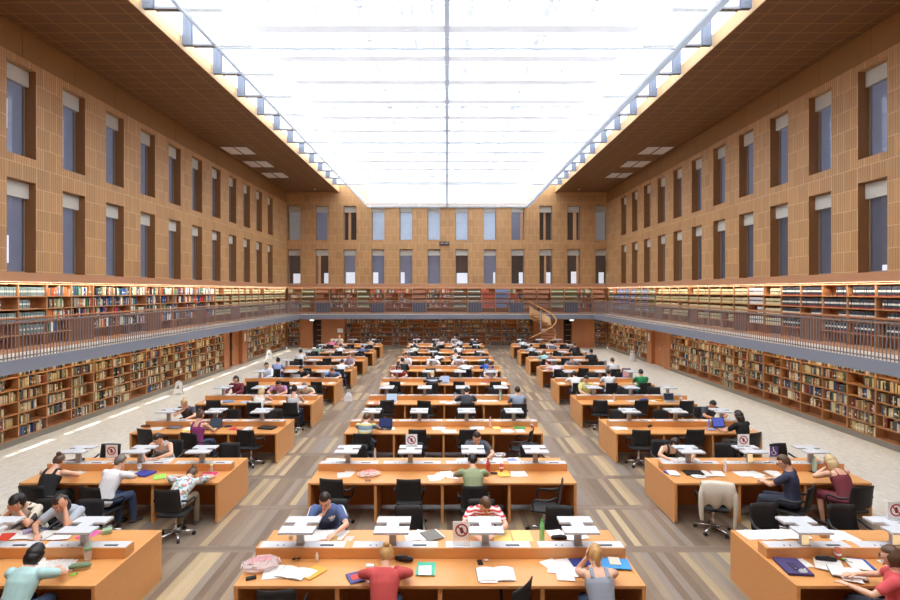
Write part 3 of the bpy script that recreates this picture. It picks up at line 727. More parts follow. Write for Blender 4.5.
for t in range(1, 40, 2):
    MB().tube([hp[t], hp[t] - V((0, 0, .95))], .012, 6).build('baluster', RAILM, sp)
# ================================================================== desks
COLS = {'centre': (-.085, 4, 1.225), 'left': (-5.99, 3, 1.21), 'right': (5.95, 3, 1.2)}
def yf(r): return ROW0 + ROWP * (r - 1)
def make_desk(n, sw):
    L = n * sw; root = empty('double_desk'); h = L / 2; D = DD / 2
    MB().box(-h + .05, h - .05, -D, D, DT - .04, DT).build('desktop', DESK, root, bevel=.004)
    for s in (-1, 1): MB().box(*sorted((s * h, s * (h - .05))), -D, D, .03, DT + .001).build('end_panel', DESK, root, bevel=.004)
    for s in (-1, 1): MB().box(*sorted((s * (h - .008), s * (h - .045))), -D + .03, D - .03, 0, .03).build('plinth', LIGHTW, root)
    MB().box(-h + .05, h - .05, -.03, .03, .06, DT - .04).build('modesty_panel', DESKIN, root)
    for k in range(1, n):
        for s in (-1, 1): MB().box(-h + k * sw - .025, -h + k * sw + .025, *sorted((s * (D - .03), s * .031)), 0, DT - .04).build('partition', DESK, root)
    dv = MB().box(-h + .03, h - .03, -.1, .1, DT + .0005, DT + .14).build('divider', DESK, root, bevel=.004)
    for k in range(n):
        st = MB().box(-h + k * sw + .07, -h + (k + 1) * sw - .04, -.085, .085, DT + .14, DT + .143).build('power_strip', LAMPM, dv)
        for x in (.3, .38): MB().lathe([(.014, 0), (.014, .002), (.001, .002)], 8, (-h + k * sw + x, -.03, DT + .1435)).build('socket', BLACKP, st)
        MB().box(-h + k * sw + .86, -h + k * sw + 1.04, -.05, -.01, DT + .143, DT + .146).build('socket_slot', BLACKP, st)
    return root
DESKS = {}
for cn, (xc, n, sw) in COLS.items():
    proto = make_desk(n, sw)
    for r in range(1, 10):
        o = proto if r == 1 else copy_tree(proto)
        o.location = (xc, yf(r) + DD / 2, 0); DESKS[cn, r] = o
        tag(o, f'orange timber double desk, {ORD[r - 1]} from the front in the {cn} column', 'desk', 'rows of double desks')
def seat_x(cn, s): xc, n, sw = COLS[cn]; return xc + (s - (n - 1) / 2) * sw
def phrase(cn, r, side, s):
    return f'{ORD[r - 1]} {cn} desk, {"near" if side == "N" else "far"} side, {ORD[s]} from left'
# ================================================================== reading lamps
def lamp_head(mb):
    z0, z1 = 0, .028
    poly = [(-.225, -.25), (.225, -.25), (.225, -.05), (.08, -.05), (.08, .06), (.225, .06), (.225, .25), (-.225, .25), (-.225, .06), (-.08, .06), (-.08, -.05), (-.225, -.05)]
    T = M(((1, 0, 0, 0), (0, 0, 1, 0), (0, 1, 0, 0), (0, 0, 0, 1)))
    mb.prism(poly, z0, z1, 0, T); return mb
lh = lamp_head(MB()).mesh('lamp_head'); lh.materials.append(LAMPM)
ls = MB().box(-.045, .045, -.03, .03, 0, .235).mesh('stem'); ls.materials.append(STEM)
lb_ = MB().box(-.06, .06, -.05, .05, 0, .008).mesh('foot'); lb_.materials.append(STEM)
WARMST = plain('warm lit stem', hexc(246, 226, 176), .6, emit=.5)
for (cn, r), d in DESKS.items():
    xc, n, sw = COLS[cn]
    for s in range(n):
        o = empty('reading_lamp', (seat_x(cn, s) - .02, yf(r) + DD / 2, DT + .1435))
        tag(o, f'pale grey reading lamp with H shaped head, {ORD[r - 1]} {cn} desk, {ORD[s]} from left', 'lamp', 'reading lamps on the desks')
        h = link('lamp_head', lh, o, None, .004); h.location.z = .235
        link('stem', ls, o); link('foot', lb_, o)
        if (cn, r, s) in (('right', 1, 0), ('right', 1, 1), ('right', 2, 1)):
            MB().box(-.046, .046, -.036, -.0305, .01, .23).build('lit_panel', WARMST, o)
# ================================================================== chairs
def make_chair(full):
    o = empty('swivel_chair')
    MB().loft([[V((-.23, -.2, z)), V((-.18, -.23, z)), V((.18, -.23, z)), V((.23, -.2, z)), V((.23, .17, z - .0)), V((.17, .23, z - .02)), V((-.17, .23, z - .02)), V((-.23, .17, z))] for z in (.425, .46)]).build('seat', BLACK, o, bevel=.008)
    rings = []
    for q in range(7):
        t = q / 6; z = .53 + .40 * t; y = -.235 - .05 * t ** 1.5 + (.02 if q == 0 else 0)
        row = []
        for side in (0, 1):
            for a in (range(7) if side == 0 else reversed(range(7))):
                x = -.225 + .075 * a; c = -.035 * (1 - (x / .225) ** 2)
                row.append(V((x * (1 - .06 * t), y + c - (.018 if side else 0), z)))
        rings.append(row)
    MB().loft(rings).build('backrest', BLACK, o, True)
    for s in (-1, 1):
        MB().tube([(s * .235, -.25, .72), (s * .27, -.12, .665), (s * .275, .1, .655), (s * .265, .17, .60), (s * .24, .14, .47)], .014, 6, flat=1.6).build('armrest', BLACKP, o, True)
    MB().lathe([(.03, .09), (.03, .26), (.02, .27), (.02, .40), (.09, .405), (.09, .425)], 10).build('column', BLACKP if not full else CHROME, o, True)
    st = MB(); cs = []
    for k in range(5):
        a = 2 * PI * k / 5 + .3; p = V((math.cos(a), math.sin(a), 0))
        st.tube([p * .02 + V((0, 0, .10)), p * .29 + V((0, 0, .075))], [.026, .016], 6); cs.append(p)
    st.build('star_base', CHROME, o, True)
    for k, p in enumerate(cs):
        if full:
            T = M.Translation((p.x * .29, p.y * .29, .031)) @ M.Rotation(2 * PI * k / 5 + .3 + 1.2, 4, 'Z') @ M.Rotation(PI / 2, 4, 'Y')
            MB().lathe([(.001, -.022), (.03, -.022), (.03, .022), (.001, .022)], 10, T=T).build('caster', BLACKP, o)
    return o
CH = {True: make_chair(True), False: make_chair(False)}; used = {True: False, False: False}
SEATED = {}
def chair(cn, r, side, s, dx=0, dy=0, rz=0, label=None):
    full = r <= 4
    o = CH[full] if not used[full] else copy_tree(CH[full]); used[full] = True
    y = yf(r) - .0 + dy if side == 'N' else yf(r) + DD + .0 - dy
    o.location = (seat_x(cn, s) + dx, y, 0); o.rotation_euler = (0, 0, (0 if side == 'N' else PI) + rz)
    tag(o, label or f'black swivel chair on {phrase(cn, r, side, s)}', 'chair', 'black swivel chairs at the desks'); return o
# ================================================================== people
def rot(ax, a): return M.Rotation(a, 4, ax)
def ik(S, T, a, b, hint):
    d = T - S; L = min(d.length, (a + b) * .998); d = d.normalized()
    c = (a * a - b * b + L * L) / (2 * L); h = math.sqrt(max(0, a * a - c * c))
    hp = hint - d * hint.dot(d); hp = hp.normalized() if hp.length > 1e-5 else d.orthogonal().normalized()
    return S + d * c + hp * h, S + d * L
POSES = {
 'write': dict(lean=29, hp=40, R=(.09, .60, .80), L=(-.13, .57, .80)),
 'write2': dict(lean=30, hp=48, R=(.15, .62, .80), L=(-.12, .60, .80), yaw=12),
 'upright': dict(lean=10, hp=22, R=(.13, .48, .80), L=(-.14, .48, .80)),
 'chin': dict(lean=27, hp=30, R='chin', L=(-.2, .60, .80)),
 'headhold': dict(lean=30, hp=34, R=(.12, .62, .80), L='temple', yaw=-8),
 'face': dict(lean=26, hp=46, R='eyes', L='eyes'),
 'sleep': dict(lean=56, hp=74, R=(.2, .66, .80), L=(-.2, .64, .80)),
 'lap': dict(lean=6, hp=28, R=(.17, .40, .80), L=(-.02, .40, .80), yaw=10),
 'side': dict(lean=3, hp=12, R=(.2, .38, .82), L=(-.16, .42, .82)),
 'lean': dict(lean=40, hp=40, R=(.22, .70, .80), L=(-.2, .68, .80)),
}
def joints(pn):
    p = POSES[pn]; l = math.radians(p['lean']); hp = math.radians(p['hp']); yaw = math.radians(p.get('yaw', 0))
    J = {}; P = V((0, -.03, .565)); d1 = V((0, math.sin(l * .7), math.cos(l * .7))); d2 = V((0, math.sin(l * 1.2), math.cos(l * 1.2)))
    w = P + d1 * .17; c = w + d2 * .18; s = c + d2 * .12; nb = s + d2 * .055; f2 = V((0, d2.z, -d2.y)); f1 = V((0, d1.z, -d1.y))
    J.update(P=P, waist=w, chest=c, sh=s, nb=nb, d1=d1, d2=d2, f1=f1, f2=f2)
    Hr = rot('Z', yaw) @ rot('X', -hp); u = (Hr @ V((0, 0, 1)))
    hc = nb + (d2 * .6 + u * .4).normalized() * .058 + u * .08 + f2 * .015
    J['H'] = M.Translation(hc) @ Hr; J['hc'] = hc
    for sd, sg in (('R', 1), ('L', -1)):
        S = s - d2 * .015 + V((sg * .178, 0, 0)); t = p[sd]
        if t == 'chin': T = J['H'] @ V((sg * .012, .095, -.15)); hint = V((sg * .4, .4, -1.1))
        elif t == 'temple': T = J['H'] @ V((sg * .10, .05, -.03)); hint = V((sg * .45, .6, -1.1))
        elif t == 'eyes': T = J['H'] @ V((sg * .06, .115, -.05)); hint = V((sg * .4, .4, -1.1))
        else: T = V(t); hint = V((sg * .28, .1, -1))
        T0 = T
        for q in range(12):
            E, T = ik(S, T0, .285, .255, hint)
            if E.z > .822 or pn == 'lapx': break
            hint = hint + V((sg * .18, .06, .12))
        J['S' + sd], J['E' + sd], J['W' + sd] = S, E, T
        J['up' + sd] = isinstance(t, str)
        J['hip' + sd] = V((sg * .088, .0, .565)); 
        cross = pn in ('headhold', 'lap') and sd == 'R'
        J['knee' + sd] = V((sg * .12, .42, .535)); J['ank' + sd] = V((sg * .11, .36 + (.12 if sd == 'R' else 0) - (.06 if cross else 0), .075))
    return J
def oval(c, ax, ay, rx, ry, n=16):
    return [c + ax * math.cos(2 * PI * k / n) * rx + ay * math.sin(2 * PI * k / n) * ry for k in range(n)]
XA = V((1, 0, 0))
def torso(mb, J, off, top='neck', low=True, k=1.0):
    g = off; rings = []
    def o_(c, f, rx, ry): rings.append(oval(c, XA, f, rx * k + g, ry * k + g))
    f1, f2, d1, d2 = J['f1'], J['f2'], J['d1'], J['d2']
    if low: o_(J['P'] - V((0, .0, .08)), V((0, 1, 0)), .13, .09)
    o_(J['P'], (f1 + V((0, 1, 0))).normalized(), .17, .115); o_(J['P'] + d1 * .09, (f1 * .9 + f2 * .1).normalized(), .15, .105)
    o_(J['waist'], ((f1 + f2) / 2).normalized(), .138, .1); o_(J['waist'] + d2 * .09, f2, .148, .108); o_(J['chest'], f2, .165, .115)
    if top == 'tank': o_(J['chest'] + d2 * .055, f2, .158, .104); mb.loft(rings); return
    o_(J['sh'] - d2 * .03, f2, .175, .095); o_(J['sh'] + d2 * .015, f2, .135, .075)
    o_(J['nb'] - d2 * .005, f2, .07 if g else .06, .06)
    if top == 'body': o_(J['nb'] + d2 * .02, f2, .052, .052)
    mb.loft(rings)
def arm(mb, J, sd, off, t0=0, t1=2):
    S, E, Wr = J['S' + sd], J['E' + sd], J['W' + sd]
    pts = [S + V((0, 0, .0)), S.lerp(E, .4), S.lerp(E, .85), E, E.lerp(Wr, .25), E.lerp(Wr, .7), Wr]; rad = [.054, .048, .040, .038, .040, .031, .025]
    tt = [0, .4, .85, 1, 1.25, 1.7, 2]
    P_, R_ = [], []
    for p, r, t in zip(pts, rad, tt):
        if t <= t1: P_.append(p); R_.append(r + off)
    if t1 not in tt:
        t = t1; P_.append(S.lerp(E, t) if t < 1 else E.lerp(Wr, t - 1)); R_.append((.045 if t < 1 else .034) + off)
    mb.tube(P_, R_, 12, round_ends=True)
def leg(mb, J, sd, off, t1=2):
    h, k, a = J['hip' + sd], J['knee' + sd], J['ank' + sd]
    pts = [h, h.lerp(k, .5), k, k.lerp(a, .12), k.lerp(a, .4), a]; rad = [.088, .076, .058, .056, .054, .036]
    n = {1: 3, 1.2: 4, 2: 6}[t1]
    mb.tube(pts[:n], [r + off for r in rad[:n]], 12, round_ends=True)
def foot(mb, J, sd, off):
    a = J['ank' + sd]
    mb.tube([a + V((0, -.04, -.03)), a + V((0, .05, -.035)), a + V((0, .13, -.048)), a + V((0, .17, -.052))], [.036 + off, .038 + off, .034 + off, .022 + off], 10, flat=.75, round_ends=True)
def hand(mb, J, sd):
    E, Wr = J['E' + sd], J['W' + sd]; sg = 1 if sd == 'R' else -1
    d = (Wr - E).normalized(); up = J['up' + sd]
    if not up: d = (d + V((-sg * .15, .3, -.02))).normalized(); n = V((0, 0, 1))
    else:
        n = (Wr - J['hc']).normalized()
        d = ((J['H'].to_3x3() @ V((0, .15, 1))) * .8 + d * .6).normalized()
    n = (n - d * n.dot(d)).normalized(); lat = d.cross(n) * sg * (1 if not up else 1)
    curl = -1
    mb.tube([Wr - d * .01, Wr + d * .03, Wr + d * .07, Wr + d * .088], [.024, .035, .04, .034], 10, ref=lat, flat=.42, round_ends=True)
    for i, (o_, ln) in enumerate(((-.03, .068), (-.0105, .08), (.0095, .075), (.029, .058))):
        b = Wr + d * .078 + lat * o_; m1 = b + d * ln * .5 - n * .006; m2 = b + d * ln * .85 - n * .016; m3 = b + d * ln * .95 - n * .026
        mb.tube([b, m1, m2, m3], [.0105, .0098, .009, .0078], 7, round_ends=True)
    b = Wr + d * .03 - lat * .03
    mb.tube([b, b + d * .03 - lat * .022 - n * .006, b + d * .062 - lat * .026 - n * .016], [.0125, .0115, .009], 7, round_ends=True)
def head_fn(p):
    q = V(p)
    if q.z < 0: s = 1 - .22 * (-q.z) ** 1.6; q.x *= s; q.y = q.y * (1 - .1 * (-q.z)) + .12 * (-q.z)
    if q.y > .6: q.y *= .96
    return q
HR_ = (.077, .096, .118)
def head(mb, J):
    H = J['H']
    mb.sph((0, 0, 0), HR_, 20, 14, T=H, fn=head_fn)
    mb.loft([[H @ V(q) for q in ((-.012, .088, .02), (.012, .088, .02), (.01, .075, .02), (-.01, .075, .02))], [H @ V(q) for q in ((-.018, .118, -.028), (.018, .118, -.028), (.018, .08, -.034), (-.018, .08, -.034))]])
    mb.sph((0, .083, .025), (.055, .018, .012), 10, 6, T=H); mb.sph((0, .093, -.088), (.03, .018, .018), 10, 6, T=H)
    for s in (-1, 1): mb.sph((s * .078, -.008, -.008), (.011, .02, .032), 8, 6, T=H)
    hb = H @ V((0, -.02, -.07))
    mb.tube([J['nb'] - J['d2'] * .03, (J['nb'] + hb) / 2, hb], [.064, .058, .054], 12)
def remesh(mb, name, vox, smooth=2):
    me = mb.mesh(name); o = bpy.data.objects.new('tmp', me); COL.objects.link(o)
    r = o.modifiers.new('r', 'REMESH'); r.mode = 'VOXEL'; r.voxel_size = vox; r.use_smooth_shade = True
    s = o.modifiers.new('s', 'SMOOTH'); s.iterations = smooth; s.factor = .5
    bpy.context.view_layer.update(); dg = bpy.context.evaluated_depsgraph_get()
    m2 = bpy.data.meshes.new_from_object(o.evaluated_get(dg)); m2.name = name
    bpy.data.objects.remove(o); bpy.data.meshes.remove(me)
    m2.materials.clear(); return m2
EYEW = plain('eye', (.7, .7, .68), .3); IRIS = plain('iris', (.03, .02, .015), .2); LIP = plain('lips', hexc(176, 96, 88), .5)
BODY, CLOTH, HAIRC = {}, {}, {}
def body_mesh(pn):
    if pn in BODY: return BODY[pn]
    J = joints(pn); mb = MB(); torso(mb, J, 0, 'body')
    for sd in 'RL': arm(mb, J, sd, 0); leg(mb, J, sd, 0); foot(mb, J, sd, 0)
    head(mb, J); hm = MB()
    for sd in 'RL': hand(hm, J, sd)
    big = remesh(mb, 'body', .012, 2); hm_ = remesh(hm, 'hands', .0045, 1)
    bm = bmesh.new(); bm.from_mesh(big); bm.from_mesh(hm_)
    fm = MB(); H = J['H']
    for s in (-1, 1):
        fm.sph((s * .031, .084, .004), (.015, .011, .0095), 10, 7, 1, T=H); fm.sph((s * .031, .0925, .003), (.0075, .005, .0075), 8, 6, 2, T=H)
        fm.tube([H @ V((s * .015, .098, .026)), H @ V((s * .034, .097, .031)), H @ V((s * .05, .085, .026))], [.004, .005, .003], 6, 2)
    fm.sph((0, .102, -.056), (.022, .008, .006), 10, 6, 3, T=H)
    tmp = fm.mesh('f', True); bm.from_mesh(tmp); me = bpy.data.meshes.new('body'); bm.to_mesh(me); bm.free()
    me.polygons.foreach_set('use_smooth', [True] * len(me.polygons))
    BODY[pn] = (me, J); return BODY[pn]
def cloth_mesh(pn, kind):
    if (pn, kind) in CLOTH: return CLOTH[pn, kind]
    J = joints(pn); mb = MB()
    if kind in ('tee', 'long'):
        torso(mb, J, .016)
        for sd in 'RL': arm(mb, J, sd, .015, 0, .62 if kind == 'tee' else 1.93)
    elif kind in ('tank', 'dress'):
        torso(mb, J, .013, 'tank')
        for sg in (-1, 1):
            f2, d2 = J['f2'], J['d2']; c = J['chest'] + d2 * .05; s = J['sh'] + d2 * .03 + V((sg * .085, 0, 0))
            w_ = .03 if kind == 'tank' else .014
            mb.tube([c + V((sg * .09, 0, 0)) + f2 * .10, s + f2 * .055 + V((sg * .005, 0, 0)), s + f2 * .0 + d2 * .012, s - f2 * .06, c + V((sg * .09, 0, 0)) - f2 * .10], w_, 8, ref=(1, 0, 0), flat=.55)
        if kind == 'dress':
            for sd in 'RL': leg(mb, J, sd, .016, 1.2)
    elif kind == 'trousers':
        mb.loft([oval(J['P'] - V((0, 0, .085)), XA, V((0, 1, 0)), .145, .105), oval(J['P'], XA, (J['f1'] + V((0, 1, 0))).normalized(), .183, .127), oval(J['P'] + J['d1'] * .06, XA, J['f1'], .168, .12)])
        for sd in 'RL': leg(mb, J, sd, .014)
    elif kind == 'shorts':
        mb.loft([oval(J['P'] - V((0, 0, .085)), XA, V((0, 1, 0)), .145, .105), oval(J['P'], XA, (J['f1'] + V((0, 1, 0))).normalized(), .183, .127), oval(J['P'] + J['d1'] * .06, XA, J['f1'], .168, .12)])
        for sd in 'RL': leg(mb, J, sd, .018, 1)
    elif kind == 'shoes':
        for sd in 'RL': foot(mb, J, sd, .01)
    CLOTH[pn, kind] = remesh(mb, kind, .011, 3); return CLOTH[pn, kind]
def hair_mesh(style, pn='upright'):
    if style not in ('bob', 'long', 'pony'): pn = ''
    if (style, pn) in HAIRC: return HAIRC[style, pn]
    g = (joints(pn)['H'].to_3x3().inverted() @ V((0, -.12, -1))).normalized() if pn else V((0, 0, -1))
    mb = MB(); rr = random.Random(5)
    def cap(p):
        q = head_fn(p) if p.z < 0 else V(p)
        front = p.y > .25 and p.z < .55 or (p.z < -.45 and p.y > -.35)
        k = .82 if front else 1.0 + rr.uniform(-.02, .035)
        if style in ('bob', 'long', 'curly') and p.y < .35 and p.z < .3: k = 1.08 + rr.uniform(0, .04)
        if style == 'curly' and not front: k += rr.uniform(.0, .08)
        if style == 'short' and p.z < -.25 and p.y > -.6: k = .8
        return q * k
    mb.sph((0, -.006, .008), (.086, .104, .126), 22, 16, fn=cap)
    if style == 'bob':
        mb.sph((0, -.028, -.045), (.094, .088, .098), 20, 12, fn=lambda q: V((q.x * (.85 if q.y > .3 else 1), q.y * (.75 if q.y > .3 else 1), q.z)))
    if style == 'long':
        ln = .07 if style == 'bob' else .27
        rings = []
        for i in range(6):
            t = i / 5; z = -.01; w_ = .096 + .01 * math.sin(t * 3) - .03 * t * (style == 'long'); ring = []; gg = (g * t + V((0, -.15, -1)) * (1 - t)).normalized() * ln * t
            for a in range(13):
                an = PI + PI * (-.05 + 1.1 * a / 12); ring.append(V((math.cos(an) * w_, math.sin(an) * (.105 + .01 * t) - .005, z)) + gg * (.3 + .7 * math.sin(PI * a / 12)))
            for a in reversed(range(13)):
                an = PI + PI * (-.05 + 1.1 * a / 12); ring.append(V((math.cos(an) * (w_ - .022), math.sin(an) * .078 - .005, z)) + gg * (.3 + .7 * math.sin(PI * a / 12)))
            rings.append(ring)
        mb.loft(rings)
    if style == 'bun': mb.sph((0, -.085, .10), (.042, .042, .04), 12, 9, fn=lambda p: p * (1 + rr.uniform(-.04, .06)))
    if style == 'pony': mb.tube([V((0, -.095, .04)), V((0, -.135, .02)), V((0, -.14, .01)) + g * .07, V((.01, -.13, .01)) + g * .16, V((.015, -.12, .01)) + g * .22], [.022, .03, .032, .026, .01], 10, round_ends=True)
    me = mb.mesh('hair', True); HAIRC[style, pn] = me; return me
def skin(t):
    return plain(f'skin {t}', {'f': hexc(226, 178, 150), 'm': hexc(208, 156, 126), 't': hexc(186, 134, 102)}[t], .5, noise=.05, scale=60)
HAIRM = {}
def hairm(c):
    if c not in HAIRM:
        HAIRM[c] = wood('hair ' + c, {'black': hexc(26, 22, 22), 'dark': hexc(48, 38, 32), 'brown': hexc(92, 66, 46), 'blond': hexc(196, 152, 94), 'fair': hexc(206, 180, 134), 'grey': hexc(120, 108, 100)}[c], .35, (60, 60, 6), .45)
    return HAIRM[c]
def cl(c): return plain('cloth %d %d %d' % c, hexc(*c), .85, noise=.08, scale=12)
def put(o, mats):
    for i, m in enumerate(mats):
        if len(o.data.materials) <= i: o.data.materials.append(None)
    for i, m in enumerate(mats): o.material_slots[i].link = 'OBJECT'; o.material_slots[i].material = m
JEANS = (62, 78, 110); NAVY = (44, 48, 62); KHAKI = (140, 126, 104); BLK = (30, 30, 32)
PEOPLE = []
def person(cn, r, side, s, label, pose, hair, top, topmat, low=JEANS, lowkind='trousers', sk='f', dx=0, dy=0, rz=0, gl=False, with_chair=True, k=1.03, back=.33):
    y = yf(r) - back + dy if side == 'N' else yf(r) + DD + back - dy
    base = 0 if side == 'N' else PI
    o = empty('person', (seat_x(cn, s) + dx, y, (.57 * (1 - k) + .024) if k < 1 else 0), base + rz); o.scale = (k, k, k * .99)
    tag(o, label, 'person', 'readers at the desks')
    me, J = body_mesh(pose); b = link('body', me, o); put(b, [skin(sk), EYEW, IRIS, LIP])
    h = link('hair', hair_mesh(hair[0], pose), o); h.matrix_local = J['H']; put(h, [hairm(hair[1])])
    if top == 'dress':
        t = link('dress', cloth_mesh(pose, 'dress'), o)
    else: t = link({'tee': 'shirt', 'long': 'shirt', 'tank': 'vest_top'}[top], cloth_mesh(pose, top), o)
    put(t, [topmat if not isinstance(topmat, tuple) else cl(topmat)])
    if top != 'dress': q = link(lowkind, cloth_mesh(pose, lowkind), o); put(q, [cl(low)])
    if r <= 5: q = link('shoes', cloth_mesh(pose, 'shoes'), o); put(q, [cl(BLK if sk != 'f' else (90, 80, 76))])
    if gl:
        g = MB(); H = J['H']
        for sg in (-1, 1):
            g.tube([H @ V((sg * .032 + .022 * math.cos(a * PI / 6), .112, .004 + .018 * math.sin(a * PI / 6))) for a in range(13)], .0025, 5)
            g.tube([H @ V((sg * .054, .11, .006)), H @ V((sg * .082, .0, .01))], .0025, 5)
        g.tube([H @ V((-.01, .114, .006)), H @ V((.01, .114, .006))], .0025, 5); g.build('glasses', BLACKP, o)
    SEATED[cn, r, side, s] = True
    if with_chair:
        f = -1 if side == 'N' else 1
        ch = chair(cn, r, side, s, dx, 0, rz); ch.location.y = y + f * .02
    PEOPLE.append((o, t, pose)); return o, t, J
# ================================================================== who sits where
def P_(cn, r, side, s, what, *a, **k): return person(cn, r, side, s, f'person in {what}, {phrase(cn, r, side, s)}', *a, **k)
WT = (232, 232, 236); GREYT = (150, 154, 160)
# --- front row, centre
P_('centre', 1, 'N', 1, 'coral red shirt with blond bun', 'write', ('bun', 'blond'), 'long', (196, 78, 76), dx=-.02, k=.97)
P_('centre', 1, 'N', 3, 'grey vest and blond ponytail', 'headhold', ('pony', 'blond'), 'tank', (150, 156, 168), dx=.0, k=.97)
blue, bt, bJ = P_('centre', 1, 'F', 0, 'blue sports tee, chin on hand', 'chin', ('short', 'dark'), 'tee', (86, 108, 156), dx=.13, sk='f')
P_('centre', 1, 'F', 2, 'red and white striped tee', 'write2', ('short', 'brown'), 'tee', stripes('red white stripes', hexc(232, 226, 224), hexc(206, 66, 70), .042, .5), dx=.02)
# three white stripes down the sleeves and the leaf emblem on the blue tee
bv = BVHTree.FromPolygons([v.co for v in bt.data.vertices], [p.vertices for p in bt.data.polygons])
cc = bJ['chest'] + bJ['d2'] * .03
mb = MB()
def dec(x, z):
    o_ = cc + V((x, 0, 0)) + bJ['d2'] * z + bJ['f2'] * .4
    hit = bv.ray_cast(o_, -bJ['f2'])
    return (hit[0] if hit[0] is not None else o_ - bJ['f2'] * .28) + bJ['f2'] * .004
for ang in (-.75, 0, .75):
    pts = []
    for q in range(10):
        a = 2 * PI * q / 10; px, pz = .017 * math.cos(a), .032 + .032 * math.sin(a)
        pts.append(dec(-.085 + px * math.cos(ang) + pz * math.sin(ang), .0 - px * math.sin(ang) + pz * math.cos(ang)))
    i = len(mb.v); mb.v += [tuple(p) for p in pts]; mb.f.append(tuple(range(i, i + 10))); mb.m.append(0)
for q in range(3):
    z = -.008 - q * .012; w_ = .03 - q * .004
    i = len(mb.v); mb.v += [tuple(dec(-.085 + x, z + dz)) for x, dz in ((-w_, 0), (w_, 0), (w_, -.006), (-w_, -.006))]; mb.f.append((i, i + 1, i + 2, i + 3)); mb.m.append(0)
mb.build('emblem', WHITE, bt)
for sd, sg in (('R', 1), ('L', -1)):
    S, E = bJ['S' + sd], bJ['E' + sd]; d = (E - S).normalized()
    for q in (-1, 0, 1):
        pts = []
        side_ = V((sg, 0, .35)).normalized(); side_ = (side_ - d * side_.dot(d)).normalized(); tn = d.cross(side_)
        for t in range(7):
            o_ = S + d * (-.02 + .19 * t / 6) + tn * q * .02 + side_ * .3
            h_ = bv.ray_cast(o_, -side_); pts.append((h_[0] if h_[0] is not None else o_ - side_ * .235) + side_ * .003)
        MB().tube(pts, .006, 6).build('sleeve_stripe', WHITE, bt, True)
# --- second row centre
P_('centre', 2, 'N', 2, 'olive green shirt with white sleeves', 'write', ('short', 'black'), 'tee', (150, 160, 124), dx=-.06)
P_('centre', 2, 'F', 2, 'charcoal tee, chin on hand', 'chin', ('short', 'dark'), 'tee', (78, 82, 90), dx=.1)
P_('centre', 3, 'N', 0, 'yellow and blue striped tee', 'headhold', ('short', 'brown'), 'tee', stripes('yellow blue stripes', hexc(206, 212, 206), hexc(120, 138, 150), .15, .55, hexc(214, 200, 130)), dx=-.05, back=.38)
P_('centre', 4, 'N', 2, 'dark grey shirt', 'write', ('short', 'black'), 'long', (66, 70, 80), dx=.08)
P_('centre', 4, 'N', 3, 'pale blue checked shirt', 'upright', ('short', 'dark'), 'tee', (150, 164, 184), dx=.38, back=.5)
P_('centre', 5, 'N', 1, 'navy and white striped top', 'write2', ('short', 'fair'), 'long', stripes('navy white stripes', hexc(40, 48, 66), hexc(190, 196, 204), .13, .4), dx=.16)
P_('centre', 5, 'F', 0, 'dark red top reading', 'write', ('bob', 'brown'), 'tee', (146, 54, 58), low=NAVY)
P_('centre', 5, 'F', 3, 'white tee with grey print', 'upright', ('short', 'black'), 'tee', stripes('white grey print', hexc(226, 226, 228), hexc(150, 150, 156), .16, .75))
P_('centre', 6, 'N', 0, 'black jacket', 'upright', ('short', 'dark'), 'long', (40, 44, 52), low=BLK)
P_('centre', 6, 'N', 2, 'white shirt', 'lean', ('short', 'brown'), 'tee', WT, dx=.3)
P_('centre', 6, 'N', 3, 'bright blue shirt', 'write', ('bob', 'dark'), 'tee', (48, 92, 186))
P_('centre', 6, 'F', 0, 'white tee behind the black jacket', 'upright', ('short', 'black'), 'tee', WT)
P_('centre', 6, 'F', 1, 'white blouse', 'write', ('long', 'dark'), 'tee', (224, 226, 232), dx=.05)
P_('centre', 6, 'F', 2, 'pale pink top', 'write2', ('bob', 'brown'), 'tee', (226, 200, 196))
P_('centre', 7, 'N', 1, 'white shirt leaning to the right', 'lean', ('bob', 'black'), 'long', WT, dx=.2)
P_('centre', 7, 'N', 2, 'white sleeveless top', 'upright', ('bun', 'brown'), 'tank', WT, dx=-.1)
P_('centre', 8, 'N', 0, 'cream shirt', 'write', ('bob', 'black'), 'tee', (222, 218, 204), dx=.1)
P_('centre', 8, 'N', 1, 'dark olive top', 'upright', ('bob', 'black'), 'tee', (64, 62, 52))
P_('centre', 8, 'N', 2, 'white tee', 'write', ('short', 'dark'), 'tee', WT, dx=.1)
P_('centre', 9, 'N', 1, 'pale pink shirt', 'upright', ('long', 'brown'), 'tee', (232, 208, 206), dx=.32)
P_('centre', 9, 'N', 2, 'white and grey top', 'upright', ('short', 'dark'), 'tee', (214, 216, 220), dx=.2)
P_('centre', 9, 'N', 3, 'black waistcoat over white', 'write', ('short', 'black'), 'long', (44, 46, 56), low=BLK)
P_('centre', 9, 'F', 0, 'dark top beyond the lamp', 'write', ('short', 'dark'), 'tee', (50, 52, 62), low=BLK)
P_('centre', 9, 'F', 2, 'grey top', 'upright', ('long', 'dark'), 'tee', GREYT)
